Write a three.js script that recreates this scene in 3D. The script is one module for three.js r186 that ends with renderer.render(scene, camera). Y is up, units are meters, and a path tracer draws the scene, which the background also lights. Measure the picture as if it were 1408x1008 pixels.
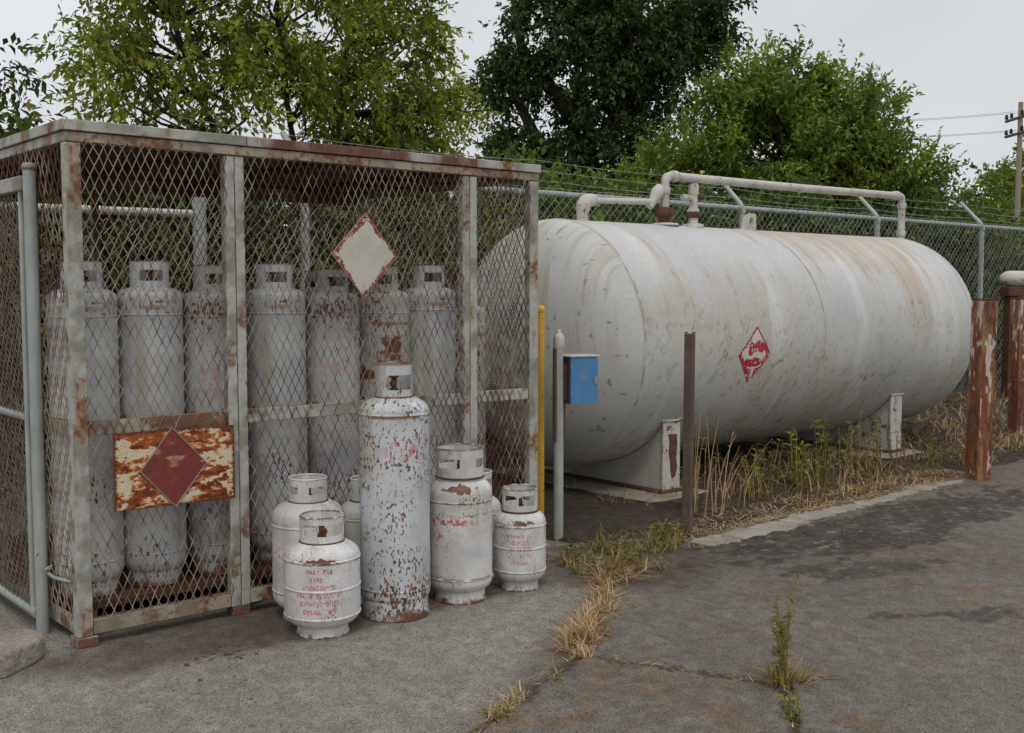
import * as THREE from 'three';
import { RoundedBoxGeometry } from 'three/addons/geometries/RoundedBoxGeometry.js';
import { mergeGeometries } from 'three/addons/utils/BufferGeometryUtils.js';

// ---------------------------------------------------------------- camera, sky, sun, exposure
const scene = new THREE.Scene();
const YAW = 49.3355 * Math.PI / 180, PITCH = 3.984 * Math.PI / 180, EYE = 1.55;
const camera = new THREE.PerspectiveCamera(36.64, 1024 / 733, 0.05, 600);
camera.position.set(0, EYE, 0);
camera.lookAt(Math.cos(YAW) * Math.cos(PITCH), EYE - Math.sin(PITCH), -Math.sin(YAW) * Math.cos(PITCH));
const renderer = new THREE.WebGLRenderer({ antialias: true });
renderer.setSize(1024, 733);
renderer.toneMapping = THREE.LinearToneMapping;
renderer.toneMappingExposure = 0.92;
renderer.shadowMap.enabled = true;

// ---------------------------------------------------------------- noise
let seed = 12345;
const rnd = () => { seed = (Math.imul(seed, 1664525) + 1013904223) >>> 0; return seed / 4294967296; };
const rr = (a, b) => a + (b - a) * rnd();
const gauss = () => (rnd() + rnd() + rnd() - 1.5) * 1.15;
const hash = (x, y, z = 0) => {
  let h = Math.imul(x, 374761393) + Math.imul(y, 668265263) + Math.imul(z, 1440662683) | 0;
  h = Math.imul(h ^ (h >>> 13), 1274126177); h ^= h >>> 15; h = Math.imul(h, 2246822519); return ((h ^ (h >>> 14)) >>> 0) / 4294967296;
};
const md = (a, p) => p ? ((a % p) + p) % p : a;
function vn(x, y, s = 0, px = 0, py = 0) {
  const xi = Math.floor(x), yi = Math.floor(y); let fx = x - xi, fy = y - yi;
  fx = fx * fx * (3 - 2 * fx); fy = fy * fy * (3 - 2 * fy);
  const x0 = md(xi, px), x1 = md(xi + 1, px), y0 = md(yi, py), y1 = md(yi + 1, py);
  const a = hash(x0, y0, s), b = hash(x1, y0, s), c = hash(x0, y1, s), d = hash(x1, y1, s);
  return a + (b - a) * fx + (c - a) * fy + (a - b - c + d) * fx * fy;
}
function fbm(x, y, o = 4, s = 0, px = 0, py = 0) {
  let v = 0, a = 0.5, t = 0;
  for (let i = 0; i < o; i++) { v += a * vn(x, y, s + i * 17, px, py); t += a; a *= 0.5; x *= 2; y *= 2; px *= 2; py *= 2; }
  return v / t;
}
const sm = (a, b, x) => { const t = Math.min(1, Math.max(0, (x - a) / (b - a))); return t * t * (3 - 2 * t); };
const mix = (a, b, t) => [a[0] + (b[0] - a[0]) * t, a[1] + (b[1] - a[1]) * t, a[2] + (b[2] - a[2]) * t];
const lin = c => c.map(v => { v /= 255; return v <= 0.04045 ? v / 12.92 : Math.pow((v + 0.055) / 1.055, 2.4); });

// ---------------------------------------------------------------- overcast sky and veiled sun
{
  const w = 512, h = 256, d = new Float32Array(w * h * 4);
  for (let j = 0; j < h; j++) for (let i = 0; i < w; i++) {
    const el = (j / (h - 1) - 0.5) * Math.PI, az = i / w * Math.PI * 2, s = Math.max(0, Math.sin(el));
    const cx = Math.cos(az) / (s + 0.22), cz = Math.sin(az) / (s + 0.22);
    const c = fbm(cx * 0.9 + 20, cz * 0.9 + 20, 5, 3) * 0.56 + 0.72;
    const L = (0.74 + 0.32 * s) * c, k = (j * w + i) * 4;
    const t = fbm(cx * 0.4 + 50, cz * 0.4 + 50, 3, 9);
    d[k] = L * (0.945 + 0.05 * t); d[k + 1] = L * (0.985 + 0.02 * t); d[k + 2] = L * (1.05 - 0.03 * t); d[k + 3] = 1;
    if (el < -0.02) { d[k] = 0.10; d[k + 1] = 0.10; d[k + 2] = 0.09; }
  }
  const t = new THREE.DataTexture(d, w, h, THREE.RGBAFormat, THREE.FloatType);
  t.mapping = THREE.EquirectangularReflectionMapping; t.magFilter = t.minFilter = THREE.LinearFilter; t.needsUpdate = true;
  scene.background = t; scene.environment = t;
}
const sun = new THREE.DirectionalLight(0xfff4e6, 0.9);
sun.position.set(1.5 - 4, 16, -5 + 9); sun.target.position.set(4, 0, -5);
sun.castShadow = true; sun.shadow.radius = 32; sun.shadow.mapSize.set(2048, 2048);
Object.assign(sun.shadow.camera, { left: -16, right: 16, top: 16, bottom: -16, near: 0.5, far: 60 });
scene.add(sun, sun.target);

// ---------------------------------------------------------------- textures
function tex(w, h, fn, { srgb = true, rep = true } = {}) {
  const d = new Uint8Array(w * h * 4);
  for (let j = 0; j < h; j++) for (let i = 0; i < w; i++) {
    const c = fn((i + 0.5) / w, (j + 0.5) / h), k = (j * w + i) * 4;
    d[k] = c[0]; d[k + 1] = c[1]; d[k + 2] = c[2]; d[k + 3] = 255;
  }
  const t = new THREE.DataTexture(d, w, h);
  if (srgb) t.colorSpace = THREE.SRGBColorSpace;
  t.magFilter = THREE.LinearFilter; t.minFilter = THREE.LinearMipmapLinearFilter; t.generateMipmaps = true;
  if (rep) t.wrapS = t.wrapT = THREE.RepeatWrapping;
  t.needsUpdate = true; return t;
}
const clampc = c => c.map(v => Math.max(0, Math.min(255, v)));
const std = p => new THREE.MeshStandardMaterial(Object.assign({ roughness: 0.8, metalness: 0, side: THREE.DoubleSide }, p));
const grainBump = tex(512, 512, (u, v) => { const n = fbm(u * 32, v * 32, 4, 71, 32, 32) * 255; return [n, n, n]; }, { srgb: false });

// painted and rusting steel of the cage frame, one metre to a tile
function paintTex(base, rustAmt, s) {
  return tex(1024, 1024, (u, v) => {
    const big = fbm(u * 6, v * 6, 5, s, 6, 6), fine = fbm(u * 60, v * 60, 3, s + 5, 60, 60), st = fbm(u * 40, v * 5, 3, s + 9, 40, 5);
    let c = mix(base, [base[0] * 0.78, base[1] * 0.78, base[2] * 0.74], sm(0.35, 0.7, fbm(u * 12, v * 12, 4, s + 31, 12, 12)));
    c = c.map(x => x + (fine - 0.5) * 26);
    const och = sm(0.56, 0.74, big * 0.6 + st * 0.4 + rustAmt * 0.5);
    c = mix(c, [152, 116, 76], och * 0.85);
    const rust = sm(0.57, 0.74, big * 0.68 + fine * 0.32 + rustAmt * 0.8) * 0.85;
    c = mix(c, mix([126, 84, 58], [92, 60, 46], fine), rust);
    const spot = sm(0.8, 0.86, fbm(u * 90, v * 90, 2, s + 77, 90, 90));
    return clampc(mix(c, [84, 50, 36], spot * 0.35));
  });
}
const M = {};
M.paint = std({ map: paintTex([176, 175, 169], -0.005, 11), roughness: 0.62, bumpMap: grainBump, bumpScale: 0.0015 });
M.paintRusty = std({ map: paintTex([166, 156, 142], 0.13, 47), roughness: 0.75, bumpMap: grainBump, bumpScale: 0.002 });
M.paintMaroon = std({ map: tex(1024, 256, (u, v) => {
  const a = fbm(u * 5, v * 3, 4, 501, 5, 3), f = fbm(u * 70, v * 18, 3, 502, 70, 18);
  let c = mix([170, 168, 160], [108, 70, 60], sm(0.4, 0.58, a + f * 0.16)); return clampc(c.map(x => x + (f - 0.5) * 34));
}), roughness: 0.7 });
M.floorRust = std({ map: tex(512, 512, (u, v) => {
  const a = fbm(u * 8, v * 8, 5, 601, 8, 8), f = fbm(u * 6, v * 64, 3, 602, 6, 64);
  return clampc(mix([104, 74, 54], [58, 42, 33], a).map(x => x + (f - 0.5) * 46));
}), roughness: 0.95 });
M.galv = std({ map: tex(512, 512, (u, v) => {
  const a = fbm(u * 14, v * 14, 4, 611, 14, 14), f = fbm(u * 60, v * 8, 3, 612, 60, 8);
  return clampc(mix([178, 184, 180], [150, 156, 152], a).map(x => x + (f - 0.5) * 24));
}), roughness: 0.5, metalness: 0.1 });
M.galvDull = std({ color: 0x9aa0a0, roughness: 0.6, metalness: 0.3 });
M.whitePipe = std({ map: tex(512, 512, (u, v) => {
  const a = fbm(u * 10, v * 10, 5, 621, 10, 10), f = fbm(u * 50, v * 50, 3, 622, 50, 50);
  let c = mix([206, 204, 200], [178, 172, 164], a).map(x => x + (f - 0.5) * 20);
  return clampc(mix(c, [122, 84, 66], sm(0.66, 0.72, a * 0.6 + f * 0.45)));
}), roughness: 0.55, bumpMap: grainBump, bumpScale: 0.002 });
M.rust = std({ map: tex(512, 512, (u, v) => {
  const a = fbm(u * 8, v * 8, 5, 631, 8, 8), f = fbm(u * 60, v * 60, 3, 632, 60, 60);
  return clampc(mix([114, 78, 56], [72, 50, 42], a).map(x => x + (f - 0.5) * 40));
}), roughness: 0.92, bumpMap: grainBump, bumpScale: 0.003 });
M.brownPost = std({ map: tex(512, 512, (u, v) => {
  const a = fbm(u * 10, v * 5, 5, 641, 10, 5), f = fbm(u * 60, v * 60, 3, 642, 60, 60);
  return clampc(mix([110, 92, 80], [80, 66, 60], a).map(x => x + (f - 0.5) * 26));
}), roughness: 0.85 });
M.yellow = std({ map: tex(256, 512, (u, v) => {
  const a = fbm(u * 6, v * 12, 5, 651, 6, 12), f = fbm(u * 30, v * 60, 3, 652, 30, 60);
  let c = mix([226, 182, 62], [206, 160, 56], a).map(x => x + (f - 0.5) * 14); return clampc(mix(c, [110, 84, 50], sm(0.7, 0.76, f)));
}), roughness: 0.5 });
M.concrete = std({ map: tex(1024, 1024, (u, v) => {
  const a = fbm(u * 6, v * 6, 5, 661, 6, 6), f = fbm(u * 120, v * 120, 2, 662, 120, 120), g = vn(u * 200, v * 200, 663, 200, 200);
  let c = mix([176, 168, 156], [124, 115, 104], a).map(x => x + (f - 0.5) * 50); return clampc(mix(c, [78, 72, 66], sm(0.9, 0.96, g)));
}), roughness: 0.95, bumpMap: grainBump, bumpScale: 0.006 });
M.brass = std({ color: 0x6e5238, roughness: 0.7, metalness: 0.4 });
M.dark = std({ color: 0x2b2826, roughness: 0.8 });
M.straw = std({ vertexColors: true, roughness: 0.9 });
M.leaf = new THREE.MeshPhysicalMaterial({ vertexColors: true, roughness: 0.95, specularIntensity: 0.25, transmission: 0.35, thickness: 0, side: THREE.DoubleSide });
M.wire = std({ vertexColors: true, roughness: 0.75 });
M.bark = std({ map: tex(256, 512, (u, v) => {
  const a = fbm(u * 12, v * 6, 5, 671, 12, 6); return clampc(mix([96, 84, 72], [44, 38, 34], a).map(x => x + (hash(u * 256 | 0, v * 512 | 0, 4) - 0.5) * 14));
}), roughness: 0.95 });

// ---------------------------------------------------------------- object helpers
const taken = {};
function numbered(n) { const k = taken[n] = (taken[n] ?? -1) + 1; return k ? n + '_' + String(k).padStart(3, '0') : n; }
function shade(o) { o.traverse(m => { if (m.isMesh) { m.castShadow = m.receiveShadow = true; } }); return o; }
function thing(name, label, category, [x, y, z] = [0, 0, 0], turn = 0, group) {
  const o = new THREE.Group(); o.name = numbered(name); scene.add(o);
  o.position.set(x, y, z); o.rotation.y = turn; o.userData = { label, category }; if (group) o.userData.group = group;
  return o;
}
function part(name, geo, material, parent, label) {
  const m = new THREE.Mesh(Array.isArray(geo) ? join(geo) : geo, material); m.name = name; m.castShadow = m.receiveShadow = true;
  if (label) m.userData.label = label; parent.add(m); return m;
}
function single(name, geo, material, label, category, group, kind) {
  const m = new THREE.Mesh(Array.isArray(geo) ? join(geo) : geo, material); m.name = numbered(name); m.castShadow = m.receiveShadow = true; scene.add(m);
  m.userData = { label, category }; if (group) m.userData.group = group; if (kind) m.userData.kind = kind; return m;
}
function struct(name, geo, material, label) {
  const m = new THREE.Mesh(geo, material); m.name = numbered(name); m.receiveShadow = m.castShadow = true; m.userData = { kind: 'structure' }; if (label) m.userData.label = label; scene.add(m); return m;
}
function copy(root, pos, turn, label) {
  const r = root.clone(); r.name = numbered(root.name.replace(/_\d{3}$/, '')); r.userData = { ...root.userData, label }; scene.add(r);
  r.position.set(...pos); r.rotation.y = turn; return r;
}
const join = list => {
  const gs = list.map(g => { const n = g.index ? g.toNonIndexed() : g; for (const k of Object.keys(n.attributes)) if (!['position', 'normal', 'uv', 'color'].includes(k)) n.deleteAttribute(k); return n; });
  return gs.length > 1 ? mergeGeometries(gs) : gs[0];
};
// box-projected uv in metres
function metreUV(g0, k = 1) {
  const g = g0.index ? g0.toNonIndexed() : g0, p = g.attributes.position, uv = new Float32Array(p.count * 2), o1 = rnd() * 7, o2 = rnd() * 7;
  const a = new THREE.Vector3(), b = new THREE.Vector3(), c = new THREE.Vector3();
  for (let i = 0; i < p.count; i += 3) {
    a.fromBufferAttribute(p, i); b.fromBufferAttribute(p, i + 1); c.fromBufferAttribute(p, i + 2);
    b.sub(a); c.sub(a); b.cross(c); const x = Math.abs(b.x), y = Math.abs(b.y), z = Math.abs(b.z);
    for (let q = 0; q < 3; q++) {
      const X = p.getX(i + q), Y = p.getY(i + q), Z = p.getZ(i + q);
      const [s, t] = x > y && x > z ? [Z, Y] : y > z ? [X, Z] : [X, Y];
      uv[(i + q) * 2] = s * k + o1; uv[(i + q) * 2 + 1] = t * k + o2;
    }
  }
  g.setAttribute('uv', new THREE.BufferAttribute(uv, 2)); return g;
}
function box(x0, x1, y0, y1, z0, z1, r = 0.004, k = 1) {
  const w = Math.abs(x1 - x0), h = Math.abs(y1 - y0), d = Math.abs(z1 - z0);
  const g = new RoundedBoxGeometry(w, h, d, 1, Math.min(r, w * 0.45, h * 0.45, d * 0.45)); g.translate((x0 + x1) / 2, (y0 + y1) / 2, (z0 + z1) / 2);
  return metreUV(g, k);
}
const V = (x, y, z) => new THREE.Vector3(x, y, z);
// swept round bar with a radius per point, capped
function sweep(pts, radii, sides = 8, k = 1) {
  const P = pts.map(p => p.isVector3 ? p : V(...p)), n = P.length, R = Array.isArray(radii) ? radii : P.map(() => radii);
  const pos = [], uv = [], idx = []; let N = V(0, 0, 0), len = 0; const T = V(), B = V(), prev = V();
  for (let i = 0; i < n; i++) {
    T.copy(P[Math.min(n - 1, i + 1)]).sub(P[Math.max(0, i - 1)]).normalize();
    if (i === 0) { N = Math.abs(T.y) < 0.9 ? V(0, 1, 0) : V(1, 0, 0); } else len += P[i].distanceTo(prev);
    N.addScaledVector(T, -N.dot(T)).normalize(); B.crossVectors(T, N); prev.copy(P[i]);
    for (let j = 0; j <= sides; j++) {
      const a = j / sides * Math.PI * 2, c = Math.cos(a) * R[i], s = Math.sin(a) * R[i];
      pos.push(P[i].x + N.x * c + B.x * s, P[i].y + N.y * c + B.y * s, P[i].z + N.z * c + B.z * s); uv.push(j / sides * 6.283 * R[0] * k, len * k);
    }
  }
  for (let i = 0; i < n - 1; i++) for (let j = 0; j < sides; j++) { const a = i * (sides + 1) + j, b = a + sides + 1; idx.push(a, b, a + 1, a + 1, b, b + 1); }
  for (const e of [0, n - 1]) {
    const c0 = pos.length / 3; pos.push(P[e].x, P[e].y, P[e].z); uv.push(0, 0);
    for (let j = 0; j <= sides; j++) { const q = (e * (sides + 1) + j) * 3; pos.push(pos[q], pos[q + 1], pos[q + 2]); uv.push(j * 0.01, 0.02); }
    for (let j = 0; j < sides; j++) e ? idx.push(c0, c0 + 1 + j + 1, c0 + 1 + j) : idx.push(c0, c0 + 1 + j, c0 + 2 + j);
  }
  const g = new THREE.BufferGeometry(); g.setAttribute('position', new THREE.Float32BufferAttribute(pos, 3)); g.setAttribute('uv', new THREE.Float32BufferAttribute(uv, 2));
  g.setIndex(idx); g.computeVertexNormals(); return g;
}
// solid of revolution round y; v is height over hRef when given, else arc length in metres
function revolve(prof, seg = 40, hRef = 0, uMetres = 0) {
  const pos = [], uv = [], idx = [], n = prof.length; let L = 0;
  for (let i = 0; i < n; i++) {
    if (i) L += Math.hypot(prof[i][0] - prof[i - 1][0], prof[i][1] - prof[i - 1][1]);
    for (let j = 0; j <= seg; j++) { const a = j / seg * Math.PI * 2; pos.push(-Math.sin(a) * prof[i][0], prof[i][1], -Math.cos(a) * prof[i][0]); uv.push(uMetres ? j / seg * uMetres : j / seg, hRef ? prof[i][1] / hRef : L); }
  }
  for (let i = 0; i < n - 1; i++) for (let j = 0; j < seg; j++) { const a = i * (seg + 1) + j, b = a + seg + 1; idx.push(a, a + 1, b, a + 1, b + 1, b); }
  const g = new THREE.BufferGeometry(); g.setAttribute('position', new THREE.Float32BufferAttribute(pos, 3)); g.setAttribute('uv', new THREE.Float32BufferAttribute(uv, 2)); g.setIndex(idx); g.computeVertexNormals();
  const nn = g.attributes.normal; // weld the seam's normals
  for (let i = 0; i < n; i++) { const a = i * (seg + 1), b = a + seg; for (const q of ['X', 'Y', 'Z']) { const m = nn['get' + q](a) + nn['get' + q](b); nn['set' + q](a, m); nn['set' + q](b, m); } }
  nn.needsUpdate = true; g.normalizeNormals(); return g;
}
// thin square rods with a colour per end, as one geometry
function rods(list, t, colour) {
  const n = list.length, pos = new Float32Array(n * 24), nor = new Float32Array(n * 24), col = new Float32Array(n * 24), idx = new Uint32Array(n * 24);
  const A = V(), B = V(), D = V(), N = V(), U = V(); let k = 0, q = 0;
  list.forEach((s, m) => {
    A.set(s[0], s[1], s[2]); B.set(s[3], s[4], s[5]); D.copy(B).sub(A).normalize();
    N.set(0.31, 0.2, 0.93); if (Math.abs(N.dot(D)) > 0.9) N.set(1, 0, 0); N.addScaledVector(D, -N.dot(D)).normalize(); U.crossVectors(D, N);
    const ca = colour(A, s[6] || 0), cb = colour(B, s[6] || 0);
    for (let e = 0; e < 2; e++) for (let j = 0; j < 4; j++) {
      const E = e ? B : A, a = j * Math.PI / 2, c = Math.cos(a), d = Math.sin(a), o = (m * 8 + e * 4 + j) * 3, C = e ? cb : ca;
      const x = N.x * c + U.x * d, y = N.y * c + U.y * d, z = N.z * c + U.z * d;
      pos[o] = E.x + x * t; pos[o + 1] = E.y + y * t; pos[o + 2] = E.z + z * t; nor[o] = x; nor[o + 1] = y; nor[o + 2] = z; col[o] = C[0]; col[o + 1] = C[1]; col[o + 2] = C[2];
    }
    const b = m * 8; for (let j = 0; j < 4; j++) { const j2 = (j + 1) % 4; idx[q++] = b + j; idx[q++] = b + j2; idx[q++] = b + 4 + j; idx[q++] = b + j2; idx[q++] = b + 4 + j2; idx[q++] = b + 4 + j; }
  });
  const g = new THREE.BufferGeometry(); g.setAttribute('position', new THREE.BufferAttribute(pos, 3)); g.setAttribute('normal', new THREE.BufferAttribute(nor, 3)); g.setAttribute('color', new THREE.BufferAttribute(col, 3)); g.setIndex(new THREE.BufferAttribute(idx, 1)); return g;
}
// a diamond net in the plane o + u*U + v*W, clipped to w x h; wave bends each strand out of plane
function net(o, U, w, h, dx, dy, t, colour, wave = 0.003, jit = 0.06) {
  const out = [], nu = Math.ceil(w / dx * 2), nv = Math.ceil(h / dy * 2), N = V(-U.z, 0, U.x);
  const node = (i, j) => {
    let u = i * dx / 2 + (hash(i, j, 5) - 0.5) * dx * jit, v = j * dy / 2 + (hash(i, j, 6) - 0.5) * dy * jit;
    const cu = Math.min(w, Math.max(0, u)), cv = Math.min(h, Math.max(0, v)), k = ((i + j * 3) % 4 < 2 ? 1 : -1) * wave + (fbm(u * 2.1, v * 2.1, 2, 8) - 0.5) * 0.03 * (wave > 0 ? 1 : 0);
    return [o.x + U.x * cu + N.x * k, o.y + cv, o.z + U.z * cu + N.z * k];
  };
  for (let j = 0; j < nv; j++) for (let i = 0; i < nu; i++) {
    if ((i + j) % 2 === 0) out.push([...node(i, j), ...node(i + 1, j + 1), i]); else out.push([...node(i + 1, j), ...node(i, j + 1), i]);
  }
  return rods(out, t, colour);
}
const M3 = (a, b, t) => mix(a, b, Math.max(0, Math.min(1, t)));

// ---------------------------------------------------------------- ground
const gridGeo = (xs, zs, hf, cf, k = 1) => {
  const nx = xs.length, nz = zs.length, pos = new Float32Array(nx * nz * 3), col = new Float32Array(nx * nz * 3), uv = new Float32Array(nx * nz * 2), idx = new Uint32Array((nx - 1) * (nz - 1) * 6); let q = 0;
  for (let j = 0; j < nz; j++) for (let i = 0; i < nx; i++) {
    const o = j * nx + i, x = xs[i], z = zs[j], c = cf(x, z); pos[o * 3] = x; pos[o * 3 + 1] = hf(x, z); pos[o * 3 + 2] = z;
    col[o * 3] = c[0]; col[o * 3 + 1] = c[1]; col[o * 3 + 2] = c[2]; uv[o * 2] = x * k; uv[o * 2 + 1] = z * k;
    if (i < nx - 1 && j < nz - 1) { idx[q++] = o; idx[q++] = o + nx; idx[q++] = o + 1; idx[q++] = o + 1; idx[q++] = o + nx; idx[q++] = o + nx + 1; }
  }
  const g = new THREE.BufferGeometry(); g.setAttribute('position', new THREE.BufferAttribute(pos, 3)); g.setAttribute('color', new THREE.BufferAttribute(col, 3)); g.setAttribute('uv', new THREE.BufferAttribute(uv, 2)); g.setIndex(new THREE.BufferAttribute(idx, 1)); g.computeVertexNormals(); return g;
};
const axis = (a, b, c, d, s, S) => { const o = []; for (let x = a; x < b - 1e-6; x += S) o.push(x); for (let x = b; x < c; x += s) o.push(x); for (let x = c; x <= d; x += S) o.push(x); return o; };
// far ground, one sheet to the horizon
struct('ground', gridGeo(axis(-260, -10, 40, 280, 2.5, 12), axis(-280, -34, 10, 120, 2, 12), (x, z) => -0.05 + (z < -12 ? (fbm(x * 0.2, z * 0.2, 3, 81) - 0.5) * 0.3 : 0),
  (x, z) => lin(mix([96, 92, 60], [70, 82, 44], fbm(x * 0.3, z * 0.3, 4, 82))), 1), std({ vertexColors: true, roughness: 1 }));

const CR = [
  [[4.7, -4.45], [4.4, -4.22], [4.16, -4.06], [3.86, -3.8], [3.64, -3.64], [3.42, -3.47], [3.22, -3.32], [3.0, -3.2], [2.82, -3.15], [2.68, -3.07], [2.56, -3.03], [2.4, -2.96], [2.1, -2.8]],
  [[3.22, -3.30], [3.29, -3.11], [3.37, -2.99], [3.39, -2.91], [3.44, -2.81], [3.48, -2.72], [3.55, -2.57], [3.68, -2.49], [3.8, -2.44]],
  [[3.0, -2.05], [3.23, -2.23], [3.36, -2.36], [3.53, -2.49], [3.87, -2.76], [4.29, -3.09]]];
function segD(px, pz, poly) {
  let best = 9;
  for (let i = 0; i < poly.length - 1; i++) {
    const [ax, az] = poly[i], [bx, bz] = poly[i + 1], dx = bx - ax, dz = bz - az, t = Math.max(0, Math.min(1, ((px - ax) * dx + (pz - az) * dz) / (dx * dx + dz * dz)));
    const d = Math.hypot(px - ax - dx * t, pz - az - dz * t); if (d < best) best = d;
  }
  return best;
}
const crackD = (x, z) => {
  if (x < 1.9 || x > 5 || z > -1.9 || z < -4.6) return 9;
  const w = (fbm(x * 14, z * 14, 3, 90) - 0.5) * 0.09, w2 = (fbm(x * 14, z * 14, 3, 93) - 0.5) * 0.09;
  return Math.min(segD(x + w, z + w2, CR[0]), segD(x + w, z + w2, CR[1]) * 1.7, segD(x + w, z + w2, CR[2]) * 1.6);
};
const blob = (x, z, cx, cz, rx, rz, ang = 0) => { const c = Math.cos(ang), s = Math.sin(ang), dx = x - cx, dz = z - cz, u = (dx * c + dz * s) / rx, v = (-dx * s + dz * c) / rz; return Math.sqrt(u * u + v * v); };
const asphH = (x, z) => {
  const d = crackD(x, z), n = (fbm(x * 1.3, z * 1.3, 3, 91) - 0.5) * 0.012;
  return n - 0.014 * (1 - sm(0.004, 0.02, d)) + 0.004 * (1 - sm(0.02, 0.1, Math.abs(d - 0.05))) + (x > 1 && x < 8 && z > -5 && z < -1 ? (fbm(x * 28, z * 28, 2, 92) - 0.5) * 0.0018 : 0);
};
const asphC = (x, z) => {
  const big = fbm(x * 0.9 + 4, z * 0.9, 4, 101), md2 = fbm(x * 4, z * 4, 4, 102), fn = fbm(x * 22, z * 22, 3, 103), edge = (fbm(x * 3, z * 3, 5, 104) - 0.5) * 0.9;
  let c = mix([156, 151, 144], [130, 125, 118], sm(0.3, 0.7, big));
  // left of the long crack an older, paler surface
  const side = (x - 2.4) * 0.546 + (z + 2.96) * 0.84; // crosses zero along the crack
  const left = 1 - sm(-0.12, 0.12, side + edge * 0.15 + (x > 4.2 ? (x - 4.2) : 0));
  c = mix(mix(c, [120, 113, 105], 0.66), mix(c, [180, 175, 168], 0.62), left);
  // brownish dust drifts and stains
  c = mix(c, [134, 116, 94], sm(0.5, 0.78, md2 * 0.6 + big * 0.45) * (0.42 - 0.32 * left));
  c = mix(c, [140, 106, 72], sm(0.62, 0.72, fbm(x * 6, z * 6, 4, 107) ) * 0.35 * (1 - left));
  // tar-dark broken patches with ragged outlines
  const rag = (fbm(x * 2.2, z * 4.6, 6, 131) - 0.5) * 1.5 + (fbm(x * 11, z * 19, 4, 132) - 0.5) * 1.1;
  const dk = Math.max(1 - sm(0.95, 1.15, blob(x, z, 6.05, -3.88, 1.15, 0.4, 0.12) + rag * 0.7), 1 - sm(0.9, 1.15, blob(x, z, 7.4, -3.85, 1.3, 0.36, 0.05) + rag * 0.9), 0.8 - 0.8 * sm(0.7, 0.95, blob(x, z, 5.5, -3.3, 0.6, 0.2, 0.5) + rag), 0.8 - 0.8 * sm(0.5, 0.8, blob(x, z, 4.95, -2.6, 0.5, 0.14, 0.6) + rag));
  c = mix(c, mix([64, 58, 53], [98, 89, 79], fn), dk * (0.72 + 0.4 * md2)); c = mix(c, [84, 78, 72], sm(0.56, 0.7, rag * 0.3 + 0.42 + (big - 0.5) * 0.6) * 0.3 * (1 - left)); c = mix(c, [158, 150, 140], sm(0.7, 0.76, fbm(x * 10, z * 22, 4, 133)) * dk * 0.8);
  const pale = sm(0.66, 0.75, fbm(x * 5 + 9, z * 9, 4, 108)); c = mix(c, [152, 144, 132], pale * 0.45 * (1 - left));
  // damp earthy margin round the cage and the cylinders
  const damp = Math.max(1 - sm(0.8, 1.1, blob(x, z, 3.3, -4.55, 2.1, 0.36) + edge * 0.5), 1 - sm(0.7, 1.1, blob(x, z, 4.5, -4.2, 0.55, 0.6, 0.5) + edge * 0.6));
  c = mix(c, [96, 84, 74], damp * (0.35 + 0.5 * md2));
  c = mix(c, [92, 78, 60], (1 - sm(0.01, 0.045, crackD(x, z))) * 0.85);
  c = c.map(v => v + (fn - 0.5) * 38);
  return lin(clampc(c));
};
const asphTile = tex(1024, 1024, (u, v) => {
  const cellx = Math.floor(u * 190), celly = Math.floor(v * 190), h = hash(cellx, celly, 111), f = fbm(u * 128, v * 128, 3, 112, 128, 128), f2 = hash((u * 1024) | 0, (v * 1024) | 0, 113), g = fbm(u * 24, v * 24, 3, 114, 24, 24);
  let k = 206 + (f - 0.5) * 70 + (f2 - 0.5) * 80 + (g - 0.5) * 40; const d = Math.hypot(u * 190 - cellx - 0.5, v * 190 - celly - 0.5);
  if (h > 0.84 && d < 0.46) k += 60; if (h < 0.13 && d < 0.48) k -= 90; return clampc([k, k * 0.985, k * 0.965]);
});
const asphBump = tex(1024, 1024, (u, v) => { const k = fbm(u * 160, v * 160, 3, 115, 160, 160) * 255; return [k, k, k]; }, { srgb: false });
const asphMat = std({ vertexColors: true, map: asphTile, bumpMap: asphBump, bumpScale: 0.006, roughness: 0.92 });
struct('asphalt_yard', gridGeo(axis(-18, 0.6, 10.2, 60, 0.0165, 0.8), axis(-7.8, -5.1, -1.2, 26, 0.0165, 0.6), asphH, asphC, 1 / 0.9), asphMat);

// bare earth beyond the edging strip, heaped a little over the asphalt
const zEdge = x => x < 5.25 ? -4.86 + (x - 4.4) * 0.42 : -4.44;
const dirtH = (x, z) => {
  const e = (fbm(x * 3, z * 3, 4, 121) - 0.5) * 0.34, a = sm(0, 0.32, x - 4.42 + e * 0.7) * sm(0, 0.3, zEdge(x) - z + e * 0.55 + 0.08);
  return -0.035 + 0.065 * a + (fbm(x * 9, z * 9, 3, 122) - 0.5) * 0.028 * a + 0.16 * sm(9.2, 11.5, x) * sm(-5.0, -6.4, z) * fbm(x * 1.2, z * 1.2, 2, 125);
};
const dirtC = (x, z) => {
  const a = fbm(x * 2, z * 2, 4, 123), f = fbm(x * 18, z * 18, 3, 124);
  let c = mix([92, 78, 64], [62, 54, 46], a); c = mix(c, [140, 110, 72], sm(0.52, 0.7, f * 0.6 + a * 0.4) * (x > 5.4 ? 0.6 : 0.15)); return lin(clampc(c.map(v => v + (f - 0.5) * 40)));
};
struct('earth_verge', gridGeo(axis(4.1, 4.1, 12, 30, 0.03, 0.25), axis(-12, -7.6, -4.2, -4.1, 0.03, 0.2), dirtH, dirtC, 1 / 0.9), std({ vertexColors: true, map: asphTile, bumpMap: asphBump, bumpScale: 0.012, roughness: 1 }));

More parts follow.
